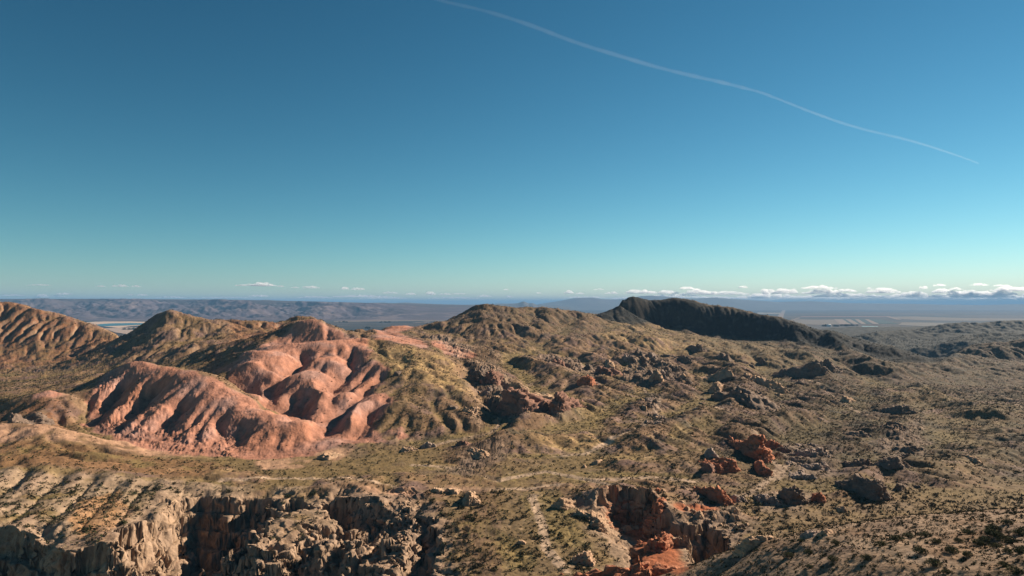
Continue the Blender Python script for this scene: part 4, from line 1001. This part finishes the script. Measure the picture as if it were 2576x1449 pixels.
OUT = [
 (1446, 985, 1488, 991, 24, 'red', 'orange boulder-like outcrop beside the joshua trees below the middle ridge'),
 (1366, 1036, 1415, 1046, 50, 'rust', 'broken orange cliff below and left of the joshua trees'),
 (1236, 1008, 1320, 1042, 52, 'rust', 'largest red-brown cliff in the ravine right of the grassy dome'),
 (1262, 985, 1300, 1000, 34, 'tan', 'pale upper block behind the large red-brown ravine cliff'),
 (1172, 936, 1215, 950, 26, 'brown', 'dark ledge at the head of the ravine'), (1205, 955, 1250, 972, 28, 'rust', 'jagged brown ledge halfway down the ravine'),
 (1776, 996, 1888, 1042, 34, 'brown', 'long dark tilted slab facing left, right of the centre wash'), (1782, 985, 1812, 990, 30, 'tan', 'tall block at the upper end of the long dark slab'),
 (1840, 955, 1885, 985, 24, 'tan', 'pinkish crag behind the long dark slab'),
 (1750, 894, 1786, 897, 20, 'brown', 'dark knob below the black hill'), (1788, 913, 1836, 925, 15, 'brown', 'second dark ledge just below the dark knob'),
 (1488, 944, 1534, 953, 22, 'rust', 'striped reddish ledge pointing right, above the joshua trees'), (1522, 925, 1550, 927, 18, 'tan', 'pale crag left of the dark boulder field'),
 (1386, 929, 1424, 933, 15, 'rust', 'low reddish ledge left of the striped ledge'), (1940, 985, 1992, 987, 36, 'tan', 'grey-tan crag with a big shadow on the right slope'),
 (1990, 968, 2030, 975, 16, 'brown', 'dark shoulder right of the grey-tan crag'), (2082, 962, 2122, 976, 38, 'brown', 'dark spine of rock high on the right slope'), (2062, 935, 2096, 945, 24, 'brown', 'upper end of the dark spine on the right slope'),
 (2110, 1008, 2134, 1012, 16, 'tan', 'small pale rock below the dark spine'), (1900, 1163, 1960, 1165, 62, 'red', 'bright orange slab, the largest of three in the wash'),
 (1934, 1124, 1972, 1127, 28, 'red', 'upper orange horn above the bright orange slab'), (1908, 1196, 1944, 1199, 36, 'red', 'lower orange block below the bright orange slab'),
 (1756, 1190, 1792, 1197, 20, 'rust', 'dark red block at the left end of the orange ledges'), (1804, 1193, 1870, 1188, 28, 'red', 'pinkish orange ledge left of the bright slab'), (1770, 1164, 1806, 1168, 20, 'grey', 'grey ledge above the pinkish orange ledge'),
 (1818, 1268, 1848, 1269, 46, 'red', 'upright orange pillar between the two washes'), (1850, 1264, 1888, 1267, 20, 'grey', 'grey rubble right of the upright orange pillar'),
 (1484, 1170, 1504, 1172, 14, 'tan', 'small pale rock alone on the central flat'), (1464, 1178, 1475, 1179, 7, 'tan', 'tiny pale rock left of the lone one on the flat'),
 (1383, 1277, 1421, 1286, 22, 'tan', 'tan ledge left of the red canyon, the farthest left'), (1424, 1296, 1496, 1319, 24, 'tan', 'long tan ledge left of the red canyon'), (1486, 1328, 1530, 1331, 26, 'tan', 'tan block at the mouth of the red canyon'),
 (1432, 1432, 1496, 1437, 24, 'tan', 'flat tan boulder near the bottom edge, left of the red canyon'), (1294, 1373, 1323, 1375, 9, 'tan', 'small tan rock on the gully bank'),
 (1645, 1243, 1660, 1245, 11, 'red', 'tiny red knob above the red canyon'), (1164, 1270, 1210, 1271, 28, 'tan', 'pale crag in the gully right of the shrubby dome'),
 (1080, 1238, 1112, 1242, 12, 'tan', 'low ledge at the top of the shrubby dome'), (1116, 1238, 1150, 1243, 14, 'tan', 'second low ledge right at the top of the shrubby dome'),
 (794, 1160, 822, 1163, 18, 'tan', 'tan block at the foot of the pink ridge'), (1012, 1136, 1056, 1128, 12, 'tan', 'pale crumbly ledge below the pink lobes'), (1060, 1124, 1100, 1119, 12, 'grey', 'grey ledge right of the pale crumbly one'),
 (1142, 1118, 1174, 1121, 14, 'rust', 'brown rock under the rounded grassy hill'), (1206, 1160, 1238, 1150, 16, 'tan', 'whitish wedge of rock on the central flat'),
 (2044, 1160, 2098, 1154, 28, 'grey', 'grey crag right of the bright orange slab'), (2034, 1186, 2096, 1185, 14, 'grey', 'low grey ledge under the grey crag'), (1996, 1207, 2062, 1209, 15, 'grey', 'grey ledges right of the lower orange block'),
 (1987, 1280, 2042, 1283, 38, 'brown', 'dark triangular crag in the lower right wash'), (2040, 1270, 2078, 1275, 22, 'red', 'orange-topped rock joined to the dark triangular crag'), (1914, 1276, 1964, 1279, 28, 'grey', 'grey crag left of the dark triangular one'),
 (2166, 1190, 2212, 1187, 30, 'brown', 'dark crag on the shrubby right slope, upper left one'), (2250, 1212, 2288, 1196, 24, 'brown', 'dark crag on the shrubby right slope, middle one'), (2204, 1274, 2264, 1269, 48, 'brown', 'tallest dark cliff on the shrubby right slope'),
 (2110, 1298, 2134, 1299, 13, 'tan', 'small tan boulder below the dark triangular crag'), (2452, 1182, 2482, 1181, 13, 'tan', 'small rock near the right edge on the shrubby slope'), (2262, 1090, 2296, 1084, 22, 'brown', 'dark pyramid on the right slope'), (2288, 1136, 2330, 1130, 18, 'brown', 'dark mound below the dark pyramid'),
 (2005, 1352, 2040, 1353, 14, 'grey', 'half-hidden grey rock behind the foreground ridge, left one'), (2048, 1350, 2078, 1351, 14, 'tan', 'half-hidden tan rock behind the foreground ridge, right one'),
 (1597, 1352, 1642, 1354, 26, 'red', 'orange boulder at the head of the red pillars'), (1690, 1370, 1756, 1380, 26, 'tan', 'tan ledge between the red pillars and the dark gorge'), (1830, 1402, 1872, 1398, 30, 'tan', 'tan block on the right rim of the dark gorge'),
 (1592, 1449, 1640, 1451, 66, 'red', 'tall red-orange pillar at the bottom edge, left one of the canyon group'), (1648, 1446, 1722, 1450, 62, 'red', 'broad red-orange block at the bottom edge, right of the tall pillar'), (1618, 1392, 1668, 1398, 44, 'red', 'cracked orange pillar just above the two bottom-edge ones'), (1672, 1372, 1712, 1376, 24, 'tan', 'pale ledge on top of the red pillars'),
 (1536, 1262, 1580, 1262, 12, 'red', 'orange cap rock, left part of the red canyon rim'), (1600, 1290, 1660, 1300, 22, 'red', 'orange cap rock, broken right part of the red canyon rim'), (1560, 1284, 1610, 1282, 14, 'tan', 'tan knob in the middle of the red canyon rim'),
 (532, 911, 547, 911, 7, 'brown', 'tiny dark rock on the saddle above the front pink ridge'), (985, 951, 1003, 953, 9, 'brown', 'small brown rock at the left edge of the grassy dome'), (1160, 1036, 1192, 1041, 15, 'tan', 'tan rock below the grassy dome'), (1124, 1030, 1146, 1033, 8, 'brown', 'small dark rock left of the tan one below the grassy dome'),
 (20, 1062, 62, 1045, 26, 'brown', 'dark broken cliff at the left edge beside the orange cone'), (2255, 1052, 2310, 1050, 20, 'brown', 'dark lumpy rise far right above the dark pyramid'), (2150, 1096, 2200, 1092, 16, 'brown', 'dark low rise left of the dark pyramid'),
 (1630, 965, 1668, 970, 22, 'tan', 'pale crag at the lower edge of the dark boulder field')]
for i, (a, b, c, d, h, col, lab) in enumerate(OUT):
    outcrop(a, b, c, d, h, col, lab, GR_, seed=i)
# clusters: every rock its own object, named by its order from the left
CL = [('dark boulder field below the black hill', 1575, 1735, 895, 968, 26, 'brown', 14, 26), ('pale rock chain down the centre wash', 1618, 1672, 1000, 1088, 14, 'grey', 12, 22), ('grey rubble right of the orange slabs', 1975, 2110, 1110, 1205, 14, 'grey', 10, 20),
      ('rubble above the dark gorge', 1720, 1880, 1270, 1345, 16, 'tan', 10, 22), ('broken rocks above the red canyon', 1610, 1760, 1225, 1262, 8, 'tan', 8, 16), ('ledges between the middle ridges', 1330, 1480, 890, 935, 12, 'brown', 9, 20),
      ('ravine rubble beside the grassy dome', 1190, 1330, 930, 1048, 14, 'tan', 10, 20), ('dark rocks on the shrubby right slope', 2130, 2330, 1060, 1270, 16, 'brown', 10, 22), ('rocks around the long dark slab', 1760, 1960, 900, 1040, 12, 'brown', 9, 20)]
r = np.random.RandomState(5)
ORDN = ['first', 'second', 'third', 'fourth', 'fifth', 'sixth', 'seventh', 'eighth', 'ninth', 'tenth'] + ['%dth' % k for k in range(11, 40)]
for gi, (nm, xa, xb, ya, yb, cnt, col, w0, w1) in enumerate(CL):
    ps = sorted((r.uniform(xa, xb), r.uniform(ya, yb), r.uniform(w0, w1)) for _ in range(cnt))
    for k, (px, py, w) in enumerate(ps):
        cc_ = col if r.rand() < .7 else ['grey', 'tan', 'brown'][r.randint(3)]
        outcrop(px - w / 2, py + r.uniform(-2, 1), px + w / 2, py + r.uniform(0, 3), w * r.uniform(.4, .75), cc_, '%s rock from left in the %s' % (ORDN[k], nm), nm, seed=200 + gi * 40 + k, cat='rock')
print('T rocks', time.time() - T0)

# ------------------------------------------------------------------ joshua trees
SPM = foliage_mat('joshua spikes', (.03, .035, .018), (.08, .085, .04))
def tube(vs, fs, p, q, r0, r1, K=6):
    p = np.array(p, float); q = np.array(q, float); d = q - p; d /= np.linalg.norm(d)
    a = np.cross(d, (0.3, 1, 0.2)); a /= np.linalg.norm(a); b = np.cross(d, a); n0 = len(vs)
    for c_, rr in ((p, r0), (q, r1)):
        for k in range(K): t = 2 * PI * k / K; vs.append(c_ + rr * (math.cos(t) * a + math.sin(t) * b))
    for k in range(K): fs.append((n0 + k, n0 + (k + 1) % K, n0 + K + (k + 1) % K, n0 + K + k))
def joshua(px, py, hpx, label, seed):
    x, y = hit(px, py); z = float(ground_z(x, y)[0]); H = hpx / F * y
    rr = np.random.RandomState(seed)
    o = bpy.data.objects.new('joshua_tree', None); C.objects.link(o); o.location = (x, y, z)
    vs, fs = [], []; tube(vs, fs, (0, 0, -.3), (.04 * H, 0, .5 * H), .09 * H, .07 * H); tips = []
    tube(vs, fs, (.04 * H, 0, .5 * H), (.02 * H, .02 * H, .84 * H), .065 * H, .05 * H); tips.append((.02 * H, .02 * H, .9 * H))
    for k in range(3):
        a = k * 2.1 + rr.rand(); e = (.22 * H * math.cos(a), .22 * H * math.sin(a), (.62 + .15 * rr.rand()) * H)
        tube(vs, fs, (.04 * H, 0, (.38 + .06 * k) * H), e, .055 * H, .045 * H); tips.append(e)
    mesh_np('trunk', np.array(vs), np.array(fs), WOOD, True, o)
    tv, tf = [], []
    for t in tips:
        for k in range(46):
            d = rr.randn(3); d[2] = abs(d[2]) * .8 - .15; d /= np.linalg.norm(d); s_ = np.cross(d, rr.randn(3)); s_ /= np.linalg.norm(s_)
            n0 = len(tv); c0 = np.array(t); tv += [c0 + s_ * .02 * H, c0 - s_ * .02 * H, c0 + d * .17 * H]; tf.append((n0, n0 + 1, n0 + 2))
    mesh_np('crown', np.array(tv), np.array(tf), SPM, False, o)
    tag(o, label, 'joshua tree', 'joshua trees')
joshua(1120.5, 1203, 12.5, 'lone joshua tree standing on the flat above the shrubby dome', 1)
joshua(1487.5, 976, 11, 'tallest joshua tree right of the orange outcrop', 2)
joshua(1478, 974.5, 8, 'thin joshua tree left of the tallest', 3)
joshua(1496, 980, 6.5, 'short joshua tree right of and below the tallest', 4)

# ------------------------------------------------------------------ shrubs
r = np.random.RandomState(11)
def scatter(n, y0, y1, u0, u1):
    Y = np.sqrt(r.rand(n) * (y1 ** 2 - y0 ** 2) + y0 ** 2); X = (u0 + (u1 - u0) * r.rand(n)) * Y
    return X, Y
sx, sy = [], []
for n_, a, b, c, d in ((8500, 95, 215, .22, .85), (11000, 205, 330, -.82, .82), (46000, 330, 800, -.82, .82), (30000, 800, 1500, -.82, .82), (22000, 330, 900, .12, .82), (9000, 1500, 2600, .3, .82)):
    X, Y = scatter(n_, a, b, c, d); sx.append(X); sy.append(Y)
sx = np.concatenate(sx); sy = np.concatenate(sy)
pk = samp(R['pink'], sx, sy) < 2; pl = samp(R['pale'], sx, sy) < 1; rdm = samp(R['red'], sx, sy) < 1
cn_ = np.minimum(samp(R['can1'], sx, sy), samp(R['can2'], sx, sy)) < 3
keep = (r.rand(len(sx)) > np.where(pk, .93, np.where(pl, .8, 0))) & (~cn_ | (r.rand(len(sx)) < .25)) & ~rdm
keep &= (fbm(sx, sy, 35, 3, 171) + .9 * r.rand(len(sx)) > .18) | (sy < 215)
sx = sx[keep]; sy = sy[keep]
e_ = .8
gz = height(sx, sy)[0]; gx_ = height(sx + e_, sy)[0]; gy_ = height(sx, sy + e_)[0]
sl_ = np.hypot(gx_ - gz, gy_ - gz) / e_
k_ = sl_ < 1.1
sx, sy, gz = sx[k_], sy[k_], gz[k_]
sr = .42 + .50 * r.rand(len(sx)) ** 1.5 + .35 * sst(600, 1400, sy) + .7 * sst(1500, 2200, sy)
big = (sy < 215)
sr = sr * np.where(r.rand(len(sx)) < .06, 1.7, 1)
sr = sr * np.where((sy < 335) & (sy > 215), 1.3, 1)
sr = np.where(big, .22 + .34 * r.rand(len(sx)) ** 2, sr)
# the larger creosote bushes of the foreground ridge
CRE = '2050,1030 2290,1000 2200,1090 2410,960 1650,1060 1380,1090 1490,1060 1890,1205 1600,1225 2310,1170 2150,1120 2420,1110 2540,1040 1240,1150 1730,1340 780,1290 570,1360 1100,1280 2420,1225 2550,1230 370,1230 560,1200 810,1135 480,1100 2330,1060 2260,1040 1750,1105 1960,1095 2040,1250 2380,1340 2480,1400 1850,1400'
protoC = []
for k in range(4):
    v, f = blob_mesh(1100, 1.0, 50 + k, .95)
    o = bpy.data.objects.new('creosote_bush', None)
    me = mesh_np('foliage', v + np.array((0, 0, .25)), f, FM_CRE, False); tv, tf = [], []
    for q in range(9):
        a = q * .7; tube(tv, tf, (0, 0, -.1), (.5 * math.cos(a), .5 * math.sin(a), .8), .025, .012, 4)
    st_ = mesh_np('stem', np.array(tv), np.array(tf), WOOD, False)
    C.objects.unlink(me); C.objects.unlink(st_)
    protoC.append((o, me, st_))
zones = [(2150, 'left half of the foreground ridge'), (2400, 'middle of the foreground ridge'), (9999, 'right end of the foreground ridge')]
cnt_z = {}
CB = []
for q in CRE.split():
    cx, cy = map(float, q.split(',')); px, py = 1884 + .2691 * cx, 1059 + .2691 * cy + 5
    CB.append((px, py))
for i, (px, py) in enumerate(sorted(CB)):
    x, y = hit(px, py); z = float(ground_z(x, y)[0]); o, fo, st_ = protoC[i % 4]
    t = o.copy(); C.objects.link(t); t.location = (x, y, z - .05); t.rotation_euler = (0, 0, r.rand() * 6.28)
    s_ = (.85 + .6 * r.rand()) * y / 140 * (.8 if px < 2050 else 1.15); t.scale = (s_ * 1.15, s_ * 1.15, s_ * .85)
    a = fo.copy(); C.objects.link(a); a.parent = t
    b = st_.copy(); C.objects.link(b); b.parent = t
    wz = [z_[1] for z_ in zones if px < z_[0]][0]; cnt_z[wz] = cnt_z.get(wz, 0) + 1
    tag(t, '%s large creosote bush from left on the %s' % (ORDN[cnt_z[wz] - 1], wz), 'bush', 'creosote bushes on the foreground ridge')
# the shrubs that show largest are things of their own, the rest one cover
ang = sr / sy * (np.abs(sx / sy) < .75)
order = np.argsort(-ang)
protoS = []
for k in range(8):
    v, f = blob_mesh(110, 1.0, 70 + k, .8); o = mesh_np('shrub', v, f, FM_GREY if k % 2 else FM_DARK, False); C.objects.unlink(o); protoS.append(o)
for i in order[:300]:
    o = protoS[r.randint(8)].copy(); C.objects.link(o)
    o.location = (sx[i], sy[i], gz[i] - .03); s_ = sr[i] * 1.15; o.scale = (s_, s_, s_); o.rotation_euler = (0, 0, r.rand() * 6.28)
    px_ = 1288 + F * sx[i] / sy[i]; zn = [z_[1] for z_ in zones if px_ < z_[0]][0]
    tone = 'grey-green' if o.data.materials[0] == FM_GREY else 'dark green'
    tag(o, 'low %s shrub on sand, %s' % (tone, zn), 'shrub', '%s shrubs, %s' % (tone, zn))
rest = order[300:]
NT = 12
base = []
for k in range(24):
    v, f = blob_mesh(NT, 1.0, 400 + k, .75); base.append(v)
base = np.array(base)                                # 24, 36, 3
pick = r.randint(24, size=len(rest))
V = base[pick] * 1.25
rot = r.rand(len(rest)) * 6.28; cr_, sr_ = np.cos(rot)[:, None], np.sin(rot)[:, None]
Vx = V[..., 0] * cr_ - V[..., 1] * sr_; Vy = V[..., 0] * sr_ + V[..., 1] * cr_
V = np.stack([Vx, Vy, V[..., 2]], -1) * sr[rest][:, None, None] + np.stack([sx[rest], sy[rest], gz[rest]], -1)[:, None, :]
half = r.rand(len(rest)) < .5
for nm, sel, mt in (('dark_scrub', half, FM_DARK), ('grey_scrub', ~half, FM_GREY)):
    v = V[sel].reshape(-1, 3)
    tag(mesh_np(nm, v, np.arange(len(v)).reshape(-1, 3), mt, False), 'scattered low desert scrub covering the hills', 'scrub', kind='stuff')
print('T end', time.time() - T0, len(rest))
